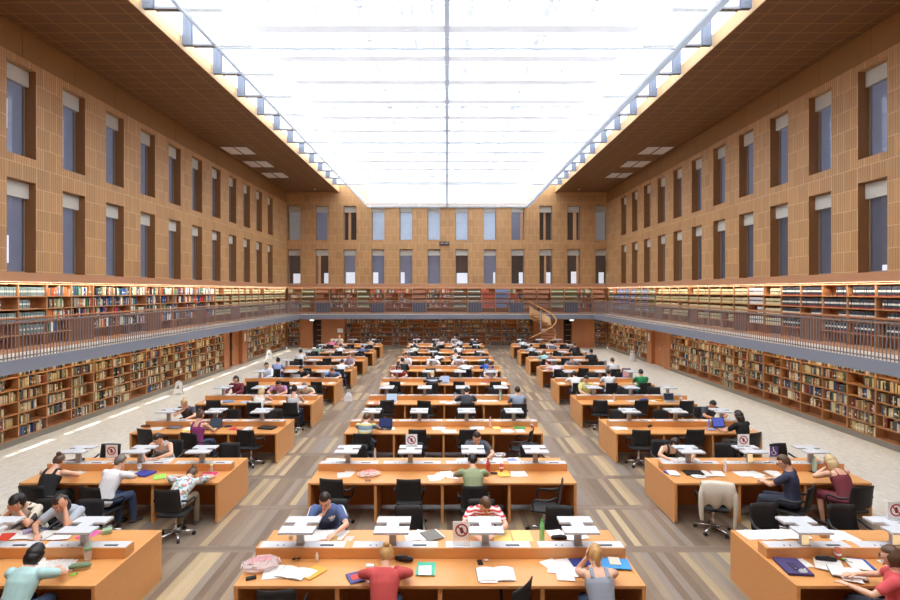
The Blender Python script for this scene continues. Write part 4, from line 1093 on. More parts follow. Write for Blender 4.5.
# --- left column
P_('left', 1, 'N', 2, 'aqua tee with black bob', 'write', ('bob', 'black'), 'tee', (176, 212, 210), sk='f', dx=-.1, k=.98)
P_('left', 1, 'F', 1, 'cream patterned tee, hands to face', 'face', ('curly', 'black'), 'tee', floral('cream print', hexc(216, 206, 186), [hexc(216, 206, 186), hexc(210, 200, 180), hexc(60, 58, 54)], 16), dx=-.31, sk='m')
P_('left', 1, 'F', 2, 'light grey tee, long dark hair', 'headhold', ('long', 'dark'), 'tee', (176, 184, 194), dx=-.87, sk='m')
P_('left', 2, 'N', 0, 'black vest with brown bun', 'write', ('bun', 'brown'), 'tank', BLK, low=BLK, dx=.12)
P_('left', 2, 'N', 1, 'white shirt and jeans', 'chin', ('short', 'grey'), 'tee', (236, 236, 240), dx=.02, rz=-.25, back=.4)
P_('left', 2, 'N', 2, 'floral top slumped on the desk', 'sleep', ('bun', 'brown'), 'tee', floral('floral cotton', hexc(206, 216, 220), [hexc(120, 170, 186), hexc(206, 120, 116), hexc(110, 140, 110), hexc(220, 214, 200)], 26), low=KHAKI, dx=.1, back=.5)
P_('left', 2, 'F', 1, 'pale grey vest reading', 'write', ('short', 'dark'), 'tank', (184, 180, 184), dx=-.08)
P_('left', 3, 'N', 1, 'magenta vest at a laptop', 'upright', ('bun', 'brown'), 'tank', (150, 58, 120), dx=.0, rz=-.2)
P_('left', 3, 'F', 0, 'charcoal tee, hand to cheek', 'chin', ('bun', 'fair'), 'tee', (74, 70, 80))
P_('left', 4, 'N', 1, 'white top with long fair hair', 'write', ('long', 'fair'), 'tank', (230, 228, 226), dx=.25)
P_('left', 4, 'N', 2, 'white vest with dark hair', 'upright', ('bun', 'dark'), 'tank', (222, 224, 228), dx=.12)
P_('left', 4, 'F', 0, 'dark red top and headscarf', 'upright', ('bob', 'black'), 'long', (112, 42, 58))
P_('left', 4, 'F', 1, 'lilac patterned top', 'write2', ('bob', 'dark'), 'tee', (176, 130, 170), dx=.3)
P_('left', 4, 'F', 2, 'beige top with bowed head', 'lean', ('short', 'grey'), 'tee', (196, 184, 164))
P_('left', 5, 'F', 0, 'pale blue shirt', 'upright', ('short', 'dark'), 'long', (206, 218, 236), dx=-.1)
P_('left', 5, 'F', 1, 'black shirt', 'write', ('short', 'dark'), 'tee', (36, 38, 46), dx=.15)
P_('left', 5, 'F', 2, 'denim blue shirt leaning over', 'lean', ('short', 'brown'), 'tee', (96, 128, 178), dx=.2)
P_('left', 6, 'N', 0, 'lavender blue shirt', 'upright', ('bun', 'black'), 'tee', (160, 172, 214), dx=-.1)
P_('left', 6, 'N', 2, 'white shirt at the aisle', 'write', ('short', 'dark'), 'long', WT, dx=.2)
P_('left', 6, 'F', 2, 'mauve top', 'upright', ('short', 'brown'), 'tee', (170, 160, 180), dx=.2)
P_('left', 7, 'N', 0, 'white tee', 'upright', ('short', 'black'), 'tee', WT, dx=-.05)
P_('left', 8, 'N', 0, 'sage grey shirt', 'lean', ('bob', 'dark'), 'long', (140, 156, 146), dx=-.1)
P_('left', 8, 'N', 1, 'white shirt', 'write', ('short', 'dark'), 'tee', WT)
P_('left', 8, 'N', 2, 'slate blue shirt bent low', 'lean', ('short', 'black'), 'long', (92, 108, 138))
P_('left', 9, 'N', 0, 'pink top', 'write', ('bob', 'fair'), 'tee', (226, 130, 156))
P_('left', 9, 'F', 0, 'cream top', 'upright', ('short', 'fair'), 'tee', (222, 216, 196), dx=.1)
P_('left', 9, 'N', 2, 'sand coloured top', 'write', ('short', 'dark'), 'tee', (190, 160, 130))
# --- right column
P_('right', 1, 'N', 0, 'coral tee and glasses, turned left', 'side', ('curly', 'brown'), 'tee', (214, 86, 92), low=NAVY, dx=.32, rz=.85, gl=True, back=.36, dy=.06, k=.98)
P_('right', 2, 'N', 1, 'dark blue tee and jeans', 'lap', ('short', 'brown'), 'tee', (58, 62, 88), low=(52, 58, 72), dx=.04, rz=.75, back=.42, gl=True)
P_('right', 2, 'N', 2, 'maroon dress with blond hair', 'face', ('long', 'fair'), 'dress', (126, 54, 66), dx=-.14, rz=.15, back=.36)
P_('right', 2, 'F', 0, 'dark sleeveless top, head low', 'lean', ('bob', 'dark'), 'tank', floral('dark print', hexc(52, 46, 44), [hexc(52, 46, 44), hexc(110, 96, 80)], 30), dx=.0, sk='f')
P_('right', 3, 'N', 2, 'black top at a laptop', 'upright', ('long', 'dark'), 'tee', BLK, low=(70, 66, 64), dx=-.05, rz=.4)
P_('right', 3, 'F', 2, 'dark grey tee writing', 'write', ('short', 'black'), 'tee', (56, 62, 74), dx=.12, sk='m')
P_('right', 4, 'F', 0, 'yellow tee', 'upright', ('short', 'dark'), 'tee', (216, 214, 140), dx=.0)
P_('right', 5, 'N', 0, 'white tee with dark ponytail', 'write', ('pony', 'dark'), 'tee', WT)
P_('right', 5, 'N', 1, 'white shirt', 'upright', ('short', 'dark'), 'tee', WT)
P_('right', 5, 'N', 2, 'green tee', 'upright', ('short', 'dark'), 'tee', (38, 138, 84))
P_('right', 6, 'N', 0, 'pale pink shirt leaning sideways', 'lean', ('bob', 'brown'), 'long', (232, 214, 222))
P_('right', 6, 'N', 2, 'white top', 'upright', ('short', 'brown'), 'tee', WT)
P_('right', 6, 'F', 0, 'dark red tee', 'upright', ('short', 'dark'), 'tee', (120, 40, 44), dx=.12)
P_('right', 6, 'F', 1, 'grey shirt with bowed head', 'lean', ('short', 'grey'), 'tee', (130, 134, 146), dx=-.15)
P_('right', 7, 'N', 0, 'pale teal top', 'write', ('bob', 'brown'), 'tee', (166, 204, 206), dx=.1)
P_('right', 7, 'N', 2, 'black shirt', 'upright', ('short', 'black'), 'tee', (40, 42, 52), low=BLK)
P_('right', 8, 'N', 0, 'light grey shirt', 'write', ('short', 'black'), 'long', (186, 188, 196))
P_('right', 8, 'N', 2, 'black jacket', 'upright', ('short', 'dark'), 'long', (42, 42, 48), low=BLK)
P_('right', 8, 'F', 1, 'light blue shirt', 'write', ('short', 'dark'), 'tee', (150, 172, 206), dx=.3)
P_('right', 9, 'N', 0, 'white shirt with black waistcoat', 'write', ('long', 'black'), 'tee', (206, 206, 208))
# ================================================================== empty chairs
SPECIAL = {('centre', 1, 'N', 0): (-.0, -.12, .1), ('centre', 1, 'N', 2): (.1, -.12, .9), ('centre', 1, 'F', 1): (.12, -.1, .05), ('centre', 1, 'F', 3): (-.05, -.1, -.1),
           ('centre', 2, 'N', 0): (-.08, -.02, -.15), ('centre', 2, 'N', 1): (.02, -.03, 0), ('centre', 2, 'N', 3): (-.05, -.35, 1.25), ('centre', 3, 'N', 3): (.0, -.25, 1.2), ('centre', 3, 'N', 1): (.0, -.05, -.05), ('centre', 3, 'N', 2): (-.05, -.05, .1),
           ('left', 2, 'N', 2): (0, 0, 0), ('right', 2, 'N', 0): (-.05, -.3, -.25), ('right', 3, 'N', 0): (-.08, -.1, -.12), ('right', 3, 'N', 1): (0, -.05, 0), ('left', 3, 'N', 2): (.0, -.1, -.1), ('right', 1, 'F', 0): (.2, -.2, .1), ('right', 1, 'F', 1): (.15, -.15, 0)}
rows_side = [(r, sd) for r in range(1, 10) for sd in 'NF']
for cn, (xc, n, sw) in COLS.items():
    for r, sd in rows_side:
        for s in range(n):
            if (cn, r, sd, s) in SEATED: continue
            if r == 1 and sd == 'N' and not (cn == 'centre' and s in (0, 2)): continue
            if (cn, r, sd) == ('left', 1, 'F') and s == 2: continue
            dx, dy, rz = SPECIAL.get((cn, r, sd, s), (R.uniform(-.1, .1), R.uniform(-.14, .0), R.uniform(-.3, .3)))
            chair(cn, r, sd, s, dx, dy, rz)
# cardigan over the back of a chair
ch = [o for o in bpy.data.objects if o.get('label') == f'black swivel chair on {phrase("right", 2, "N", 0)}'][0]
mb = MB(); rows = []
prof = [(-.335, .50), (-.355, .62), (-.375, .78), (-.38, .945), (-.31, .985), (-.225, .955), (-.205, .80), (-.19, .66)]
for q, (y, z) in enumerate(prof):
    row = []
    for a in range(17):
        t = a / 16; x = -.26 + .52 * t; fold = .009 * math.sin(t * 21 + q * .6) * (1 if q < 3 or q > 5 else .25)
        zz = z + (.10 * math.sin(t * 7.3) ** 2 + .05 * t if q == 0 else 0) - .03 * abs(2 * t - 1) ** 3 * (q in (3, 4, 5))
        row.append(V((x, y + fold, zz)))
    rows.append(row)
for i in range(len(rows) - 1):
    for a in range(16):
        i0 = len(mb.v); mb.v += [tuple(rows[i][a]), tuple(rows[i][a + 1]), tuple(rows[i + 1][a + 1]), tuple(rows[i + 1][a])]; mb.f.append((i0, i0 + 1, i0 + 2, i0 + 3)); mb.m.append(0)
KNIT = plain('cream knitwear', hexc(214, 206, 190), .9, noise=.1, scale=40)
cg = mb.build('draped_body', KNIT, None, True)
bm = bmesh.new(); bm.from_mesh(cg.data); bmesh.ops.remove_doubles(bm, verts=bm.verts, dist=1e-5); bmesh.ops.recalc_face_normals(bm, faces=bm.faces); bm.to_mesh(cg.data); bm.free()
sl = cg.modifiers.new('thick', 'SOLIDIFY'); sl.thickness = .014; sl.offset = 1
cr = empty('cardigan', ch.location, ch.rotation_euler.z); tag(cr, 'cream knitted cardigan draped over the chair at the second right desk', 'cardigan')
cg.parent = cr
for s in (-1, 1):
    MB().tube([(s * .235, -.33, .89), (s * .265, -.365, .78), (s * .27, -.37, .6), (s * .265, -.36, .42), (s * .255, -.36, .24 if s > 0 else .34)], [.036, .045, .042, .036, .03], 10, round_ends=True).build('sleeve', KNIT, cr, True)
# ================================================================== things on the desks
def where(p):
    cn = 'left' if p.x < -3.5 else ('right' if p.x > 3.5 else 'centre')
    xc, n, sw = COLS[cn]; r = max(1, min(9, int(round((p.y - ROW0 - DD / 2) / ROWP)) + 1))
    s = max(0, min(n - 1, int((p.x - xc) / sw + n / 2))); side = 'N' if p.y < yf(r) + DD / 2 + .12 else 'F'
    return cn, r, side, s
ZTOP = {}
def spot(px, py, z=DT, hs=.05, hx=None):
    p = at(px, py, z); cn, r, side, s = where(p)
    xc, n, sw = COLS[cn]
    lo, hi = (yf(r) + .01 + hs, yf(r) + .625 - hs) if side == 'N' else (yf(r) + DD - .625 + hs, yf(r) + DD - .01 - hs)
    p.y = min(hi, max(lo, p.y)); hx = hx or hs; p.x = min(xc + n * sw / 2 - .01 - hx, max(xc - n * sw / 2 + .01 + hx, p.x))
    k = (cn, r, side, s); ZTOP[k] = ZTOP.get(k, 0) + .0022
    return V((p.x, p.y, z + .0015 + ZTOP[k])), phrase(*k)
def lab(o, what, ph, cat):
    l = f'{what} on {ph}'; tag(o, l, cat, l)
PM = {}
def pmat(c): return plain('paper %d %d %d' % c, hexc(*c), .75, noise=.03, scale=8)
def ruled(kind):
    if kind in PM: return PM[kind]
    m, nt, b = newmat('printed page ' + kind); tc = nt.nodes.new('ShaderNodeTexCoord'); sp = nt.nodes.new('ShaderNodeSeparateXYZ'); nt.links.new(tc.outputs['Object'], sp.inputs[0])
    fr = math_n(nt, 'FRACT', math_n(nt, 'DIVIDE', sp.outputs['Y'], .012)); n = nt.nodes.new('ShaderNodeTexNoise'); n.inputs['Scale'].default_value = 25
    nt.links.new(tc.outputs['Object'], n.inputs['Vector'])
    g = math_n(nt, 'MULTIPLY', math_n(nt, 'LESS_THAN', fr, .35), math_n(nt, 'GREATER_THAN', n.outputs['Fac'], .5))
    inside = math_n(nt, 'LESS_THAN', math_n(nt, 'ABSOLUTE', sp.outputs['X']), .085)
    nt.links.new(mixc(nt, math_n(nt, 'MULTIPLY', math_n(nt, 'MULTIPLY', g, inside), .35), hexc(238, 237, 233), hexc(110, 110, 118)), b.inputs['Base Color']); b.inputs['Roughness'].default_value = .8; PM[kind] = m; return m
def sheet_mesh(w, d, curl):
    mb = MB(); n = 6
    for zt in (0, 1):
        for j in range(n + 1):
            for i in range(n + 1):
                u, v = i / n - .5, j / n - .5
                mb.v.append((u * w, v * d, .0012 * zt + curl * max(0, u * 1.2 + v * .8 - .45) ** 2 + curl * .3 * max(0, -u - .3)))
    N = (n + 1) ** 2
    for j in range(n):
        for i in range(n):
            a = j * (n + 1) + i; mb.quad(a, a + n + 1, a + n + 2, a + 1); mb.quad(N + a, N + a + 1, N + a + n + 2, N + a + n + 1)
    return mb.mesh('paper_sheet', True)
SHEETS = [sheet_mesh(.21, .297, c) for c in (.0, .004, .008)]
def paper(px, py, rz=0, c=None, k=1.0, what=None):
    p, ph = spot(px, py, DT, (.11 + .05 * min(1, abs(math.sin(rz)) + .75)) * k); o = link('paper_sheet', R.choice(SHEETS), None); put(o, [ruled('a') if c is None else pmat(c)])
    o.location = p; o.rotation_euler = (0, 0, rz); o.scale = (k, k, 1)
    lab(o, (what or ('loose white paper' if c is None else 'coloured paper')), ph, 'paper'); return o
def openbook(px, py, rz=0, k=1.0, what='open book with white pages'):
    p, ph = spot(px, py, DT, .17 * k); o = empty('open_book', p, rz); o.scale = (k, k, 1); lab(o, what, ph, 'book')
    mb = MB(); rings = []
    for j in (-.14, .14):
        top = [V((-.2 + .4 * i / 12, j, .004 + .016 * abs(math.sin((i / 6) * PI)) ** .6)) for i in range(13)]; bot = [V((.2, j, .002)), V((-.2, j, .002))]
        rings.append(top + bot)
    mb.loft(rings).build('pages', ruled('a'), o); MB().box(-.208, .208, -.147, .147, 0, .002).build('cover', pmat((120, 110, 104)), o)
def block(name, what, cat, px, py, w, d, h, c, rz=0, rough=.5, extra=None, bev=.003):
    p, ph = spot(px, py, DT, d / 2 + .3 * w * abs(math.sin(rz)) + .01, w / 2 + .3 * d * abs(math.sin(rz)) + .02); o = empty(name, p, rz); lab(o, what, ph, cat)
    MB().box(-w / 2, w / 2, -d / 2, d / 2, 0, h).build('cover' if cat in ('book', 'folder', 'notebook') else 'body', pmat(c), o, bevel=bev)
    if cat in ('book', 'notebook'): MB().box(-w / 2 + .004, w / 2 + .001, -d / 2 + .004, d / 2 - .004, h * .15, h * .85).build('pages', PAPER, o)
    if extra: extra(o, w, d, h)
    return o
def laptop(px, py, rz=0, screen=(150, 180, 215), body=(60, 62, 66), what='open laptop', opened=True):
    p, ph = spot(px, py, DT, .215); o = empty('laptop', p, rz); lab(o, what, ph, 'laptop')
    MB().box(-.17, .17, -.12, .12, 0, .016).build('base', pmat(body), o, bevel=.003); MB().box(-.145, .145, -.03, .1, .016, .0185).build('keyboard', BLACKP, o); MB().box(-.04, .04, -.105, -.045, .016, .0175).build('touchpad', STEM, o)
    T = M.Translation((0, .12, .016)) @ rot('X', -.3 if opened else PI / 2 - .05)
    l = MB().box(-.17, .17, -.004, .006, 0, .235, T=T).build('lid', pmat(body), o)
    MB().box(-.155, .155, -.006, -.0041, .014, .222, T=T).build('screen', emis('screen %d %d %d' % screen, hexc(*screen), .9), l)
CLEAR = clear_mat('clear plastic', (.85, .9, .92), .35); GREENP = clear_mat('green plastic', (.25, .72, .28), .7); REDP = clear_mat('red plastic', (.75, .1, .1), .75); TEALP = clear_mat('teal plastic', (.5, .8, .75), .55)
def bottle(px, py, m=None, h=.24, r=.033, cap=(60, 120, 190), what='clear plastic water bottle', label=None, z=DT):
    p, ph = spot(px, py); o = empty('bottle', p); lab(o, what, ph, 'bottle')
    MB().lathe([(.001, 0), (r * .9, 0), (r, .01), (r, h * .3), (r * .93, h * .36), (r, h * .42), (r, h * .66), (r * .75, h * .8), (r * .4, h * .9), (r * .4, h * .95)], 14).build('flask', m or CLEAR, o, True)
    MB().lathe([(r * .45, h * .945), (r * .45, h), (.001, h)], 12).build('cap', pmat(cap), o)
    if label: MB().lathe([(r * 1.02, h * .42), (r * 1.02, h * .62)], 14).build('band', pmat(label), o, True)
def cup(px, py, m=None, what='red tumbler', h=.13):
    p, ph = spot(px, py); o = empty('tumbler', p); lab(o, what, ph, 'cup')
    MB().lathe([(.001, 0), (.028, 0), (.036, h), (.033, h), (.026, .006), (.001, .006)], 14).build('wall', m or REDP, o, True); MB().lathe([(.037, h * .45), (.0375, h * .6)], 14).build('band', PAPER, o)
def pouch(px, py, c, rz=0, what='pencil case', k=1.0):
    p, ph = spot(px, py, DT, .075); o = empty('pencil_case', p, rz); lab(o, what, ph, 'pencil case')
    MB().tube([(-.09 * k, 0, .03), (-.04 * k, 0, .034), (.04 * k, 0, .036), (.09 * k, 0, .03)], [.026 * k, .034 * k, .034 * k, .026 * k], 12, flat=.9, round_ends=True).build('body', pmat(c), o, True)
    MB().box(-.09 * k, .09 * k, -.004, .004, .03 + .033 * k, .034 + .034 * k).build('zip', STEM, o)
def pen(px, py, c, rz=0, what='pen', r=.005, L=.14):
    p, ph = spot(px, py); o = empty('pen', p, rz); lab(o, what, ph, 'pen')
    MB().tube([(-L / 2, 0, r), (L * .2, 0, r)], r, 8).build('barrel', pmat(c), o, True); MB().tube([(L * .2, 0, r), (L / 2, 0, r)], [r * 1.15, r * .8], 8).build('cap', pmat(tuple(int(q * .7) for q in c)), o, True)
def plasticbag(p, what, k, c=(226, 220, 222), prints=None, cat='bag', flat=.45):
    rr = random.Random(int(p.x * 100) + 7); o = empty('plastic_bag', p, rr.uniform(-.4, .4)); tag(o, what, cat)
    MB().sph((0, 0, flat * .16 * k + .002), (.2 * k, .15 * k, .16 * k * flat), 18, 10, fn=lambda q: q * (1 + rr.uniform(-.16, .16)) if q.z > -.75 else V((q.x, q.y, -1))).build('film', clear_mat('bag film ' + what[:8], hexc(*c), .5), o)
    if prints:
        mb = MB()
        for q in range(7): mb.box(-.12 * k + q * .035 * k, -.1 * k + q * .035 * k, -.05 * k, .05 * k, .33 * k * flat, .335 * k * flat)
        mb.build('print', pmat(prints), o)
    for s in (-1, 1): MB().tube([(s * .12 * k, .04, .12 * k * flat), (s * .19 * k, .06, .2 * k * flat), (s * .21 * k, -.02, .08 * k * flat)], .008, 6).build('handle', pmat(c), o, True)
def glasses(px, py, rz=0):
    p, ph = spot(px, py); o = empty('glasses', p, rz); lab(o, 'dark folded glasses', ph, 'glasses')
    for s in (-1, 1):
        MB().lathe([(.022, 0), (.026, 0), (.026, .006), (.022, .006)], 12, (s * .03, 0, .012), T=None).build('rim', BLACKP, o); MB().tube([(s * .055, 0, .015), (-s * .05, .03 + .004 * s, .012)], .003, 6).build('temple', BLACKP, o)
# --- front centre desk, near half
plasticbag(at(261, 568, DT) + V((0, 0, .001)), 'crumpled clear plastic bag with pink print on the front centre desk', 1.15, (232, 214, 212), (206, 130, 140), flat=.3)
block('key_case', 'black key pouch', 'pouch', 251, 579, .12, .06, .02, (24, 24, 26), .4)
paper(272, 573, .2); paper(280, 572, -.15); openbook(293, 574, -.25, .9, 'open notebook with white pages'); paper(313, 573, -.6, (226, 172, 70), 1.0, 'yellow envelope'); paper(309, 574, -.5, None, .6, 'small printed card')
glasses(297, 560, .2); bottle(317, 562, pmat((230, 228, 224)), .1, .02, (230, 230, 228), 'small white bottle lying with a cord')
block('tissue_pack', 'white pocket pack', 'pack', 370, 567, .1, .07, .025, (228, 228, 230))
block('notebook', 'purple notebook with red square', 'notebook', 355, 580, .19, .24, .012, (86, 84, 140), .45, extra=lambda o, w, d, h: MB().box(-.055, .055, -.06, .06, h, h + .001).build('red_panel', pmat((206, 74, 70)), o))
paper(376, 575, .2); paper(380, 578, -.3)
pouch(404, 562, (30, 26, 28), -.2, 'black pencil case', 1.1); pen(409, 571, (40, 40, 44), -.7, 'dark pen')
block('folder', 'green folder', 'folder', 426, 570, .235, .31, .004, (80, 180, 150), -.05); paper(427, 570, -.04)
paper(425, 572, .03, None, .75)
block('phone', 'black mobile phone', 'phone', 480, 563, .065, .12, .012, (24, 22, 30), .1); block('eraser', 'white eraser', 'eraser', 486, 561, .05, .04, .015, (225, 225, 235), .3)
openbook(495, 575, .05, 1.1, 'open ring binder pages'); paper(488, 577, 0); paper(506, 575, .02)
for q in ((551, 561, .5), (562, 560, .2), (557, 568, -.3), (571, 567, .4), (565, 575, -.1), (577, 571, .3)): paper(*q)
block('folder', 'dark blue folder', 'folder', 577, 557, .25, .2, .006, (50, 60, 130), .1); block('folder', 'bright blue folder', 'folder', 621, 562, .36, .26, .008, (70, 150, 214), -.12)
block('book', 'photo covered book', 'book', 614, 563, .14, .19, .018, (214, 206, 190), -.15)
# far half
for q in ((312, 537, .3), (318, 534, -.2), (331, 532, .1), (340, 533, -.3)): paper(*q)
paper(332, 540, .1, (222, 200, 130), .7, 'pale yellow slip'); paper(349, 540, -.1, (230, 190, 180), .55, 'pink slip'); cup(291, 540, CLEAR, 'clear glass tumbler', .11)
for q in ((412, 536, .2), (420, 533, -.4), (428, 536, .15), (434, 533, .5)): paper(*q)
block('folder', 'grey ring folder', 'folder', 432, 533, .24, .3, .012, (120, 116, 110), .5)
paper(502, 536, 0, (236, 206, 120), 1.2, 'large pale yellow sheet'); paper(522, 537, .05, (238, 210, 130), 1.3, 'large pale yellow sheet')
bottle(542, 541, GREENP, .30, .036, (60, 170, 60), 'green plastic bottle'); pouch(559, 540, (34, 32, 36), 0, 'dark grey pencil case', 1.0)
for q in ((556, 534, .2), (570, 536, -.2), (577, 534, .3)): paper(*q)
# --- second centre desk
paper(343, 475, .2); paper(348, 474, -.2)
plasticbag(at(369, 476, DT) + V((0, 0, .001)), 'clear bag with pink lettering on the second centre desk', 1.0, (234, 214, 210), (206, 90, 96), flat=.3); glasses(368, 481.5)
for q in ((434, 478, .2), (440, 476, -.3), (446, 473, .1), (454, 476, -.2), (448, 471, .4)): paper(*q)
bottle(488, 472, REDP, .26, .038, (40, 30, 34), 'dark red drinking bottle'); cup(501, 471, REDP, 'red tumbler', .15)
block('phone', 'black mobile phone', 'phone', 494, 474, .13, .07, .012, (30, 28, 34)); paper(503, 474, .1, (238, 190, 90), 1.1, 'yellow sheet'); paper(516, 473, -.1); paper(521, 474, .1)
for q in ((462, 461, .2), (470, 459, -.2), (486, 461, .3), (497, 460, 0), (508, 461, -.2), (515, 460, .1)): paper(*q)
paper(513, 461, .4, (130, 130, 210), .9, 'violet sheet'); plasticbag(at(500, 457, DT) + V((0, 0, .001)), 'small clear plastic bag on the far side of the second centre desk', .6)
for q in ((327, 461, .1), (333, 461, 0), (341, 462, 0)): paper(*q)
# --- left front desk
for q in ((62, 558, .3), (66, 560, .1), (57, 570, -.3), (50, 573, -.5), (36, 565, .6), (64, 567, .2), (30, 568, .2)): paper(*q)
bottle(88, 561, CLEAR, .3, .045, (230, 232, 232), 'green labelled water bottle', (150, 190, 160)); pouch(80, 570, (120, 150, 118), .3, 'green and white pencil case', 1.1)
pen(74, 577, (90, 220, 60), 1.0, 'lime green highlighter', .01, .09); pen(70, 574, (90, 80, 150), 1.2, 'violet pen'); pen(67, 576, (220, 190, 110), 1.1, 'yellow pencil')
block('folder', 'red folder', 'folder', 8, 537, .31, .23, .006, (214, 66, 44), .1)
for q in ((20, 526, .4), (26, 525, -.2), (34, 529, .2), (40, 529, .1), (44, 536, -.1), (60, 536, 0), (65, 536, .2), (5, 529, .5)): paper(*q)
block('notebook', 'pink notebook', 'notebook', 91, 534, .2, .27, .008, (226, 84, 150), -.3); block('phone', 'dark mobile phone', 'phone', 90, 532, .06, .1, .03, (50, 44, 60), .4); block('note_box', 'green and white note box', 'box', 110, 531, .12, .12, .05, (150, 176, 140), .5)
block('pencil_tin', 'violet pencil tin', 'box', 32, 533, .2, .1, .04, (160, 150, 180), .6)
# --- second left desk
block('folder', 'blue and white ring binder', 'folder', 147, 473, .3, .27, .03, (58, 62, 150), -.3); paper(150, 472, -.3); paper(160, 477, .5, (160, 214, 90), 1.0, 'lime green sheet'); paper(171, 477, .3, None, .8)
block('notebook', 'magenta notebook with white sheet', 'notebook', 209, 475, .3, .22, .01, (196, 40, 100), .05); paper(209, 475, 1.6)
bottle(214, 470, CLEAR, .24, .035, (240, 240, 235), 'small bottle with pale yellow drink', (226, 220, 130)); cup(145, 469, CLEAR, 'clear glass tumbler', .16); paper(134, 474, .2); paper(130, 473, -.2)
for q in ((74, 470, .2), (80, 472, -.3), (82, 470, .5), (92, 467, .1), (97, 466, -.2)): paper(*q)
block('laptop_sleeve', 'black laptop sleeve', 'case', 74, 463, .33, .2, .05, (34, 34, 38), .5)
for q in ((154, 459, .1), (160, 459, -.3), (168, 460, .2)): paper(*q)
block('cream_book', 'cream paperback standing before a reader', 'book', 156, 460, .14, .2, .02, (226, 214, 170), .2)
# --- third left desk
for q in ((156, 428, .3), (161, 427, -.2), (158, 429, .1)): paper(*q)
block('notebook', 'closed grey folder', 'folder', 175, 428, .32, .22, .02, (110, 108, 116), -.1); pouch(145, 427, (120, 74, 40), .2, 'brown leather pouch', 1.0); paper(188, 430, .2, (226, 210, 110), 1.0, 'yellow sheet'); paper(192, 427, -.2)
laptop(214, 428, -.2, (70, 78, 92), (70, 74, 80), 'dark open laptop'); pen(225, 427, (60, 40, 60), .2); pouch(228, 428, (70, 54, 76), .1, 'patchwork pouch', .9)
block('folder', 'red folder', 'folder', 237, 429, .33, .25, .012, (200, 50, 60), -.1); block('book', 'tan book', 'book', 241, 429, .22, .18, .03, (210, 160, 110), -.1); paper(245, 430, -.2); paper(249, 428, .2)
block('laptop_sleeve', 'black laptop sleeve', 'case', 268, 428, .42, .26, .03, (32, 26, 24), -.2)
# --- right front desk
block('portfolio', 'purple zipped portfolio', 'folder', 784, 561, .30, .40, .03, (66, 56, 104), -.1, extra=lambda o, w, d, h: MB().box(-.04, .04, -.12, .06, h, h + .006).build('strap', pmat((44, 38, 70)), o))
paper(795, 557, .1, None, .7, 'white note'); pouch(816, 555, (26, 26, 28), -.2, 'black pencil case', 1.1); cup(832, 557, clear_mat('orange plastic', (.8, .2, .1), .7), 'orange red tumbler', .16)
block('magazine', 'blue covered magazine', 'book', 855, 561, .21, .27, .012, (50, 80, 160), -.2); block('notebook', 'white notebook under the blue magazine', 'notebook', 852, 562, .23, .28, .01, (226, 224, 220), -.25)
pen(842, 561, (140, 220, 60), -.6, 'green highlighter', .01, .11); pen(846, 563, (60, 60, 70), -.7, 'black pen')
paper(824, 566, -.5); paper(832, 565, -.45); openbook(847, 575, -.4, .9, 'open booklet of white pages'); paper(850, 578, -.4); plasticbag(at(803, 574, DT) + V((0, 0, .001)), 'crumpled white tissue on the front right desk', .28, (238, 236, 234), None, 'tissue', .6)
for q in ((748, 534, .1), (756, 535, -.1), (766, 532, .05), (774, 534, .2), (785, 533, -.05), (794, 532, .1), (792, 535, -.2), (830, 536, .3), (840, 535, -.3), (846, 537, .2)): paper(*q)
block('eraser_box', 'small brown box', 'box', 824, 537, .12, .07, .035, (170, 140, 96), 0)
for q in ((892, 564, .2), (896, 560, -.2)): paper(*q)
# --- second right desk
block('book', 'blue paperback', 'book', 666, 470, .16, .22, .02, (80, 84, 180), .3); block('book', 'white paperback', 'book', 673, 474, .19, .26, .025, (226, 230, 238), -.1); block('laptop_sleeve', 'closed black laptop', 'laptop', 687, 469, .34, .24, .025, (28, 28, 30), -.1)
openbook(699, 474, .1, 1.1); paper(697, 476, .1); paper(716, 473, -.2); pouch(710, 467, (90, 50, 110), .5, 'purple pouch', .9); bottle(720, 469, CLEAR, .24, .035, (235, 235, 240), 'clear water bottle'); glasses(700, 466, .3)
for q in ((733, 469, .1), (742, 468, -.1), (747, 474, .2), (756, 476, 0), (752, 472, .3), (767, 471, .2), (772, 473, -.2)): paper(*q)
bottle(810, 470, TEALP, .3, .04, (90, 160, 140), 'teal glass bottle'); block('phone', 'black mobile phone', 'phone', 812, 472, .07, .13, .015, (26, 26, 30), .5); paper(818, 472, .5); paper(823, 474, .4); block('key_case', 'dark red glasses case', 'case', 817, 466, .14, .06, .035, (110, 36, 44), -.5)
pen(765, 466, (50, 46, 44), .1, 'dark glasses case with pen', .02, .16)
for q in ((662, 458, .2), (670, 457, -.2), (680, 458, .3), (690, 458, .1)): paper(*q)
bg = plasticbag(V((5.6, 10.1, .0)), 'crumpled white plastic bag on the floor below the second right desk', .8, (230, 232, 236), (90, 110, 150), 'bag', .5)
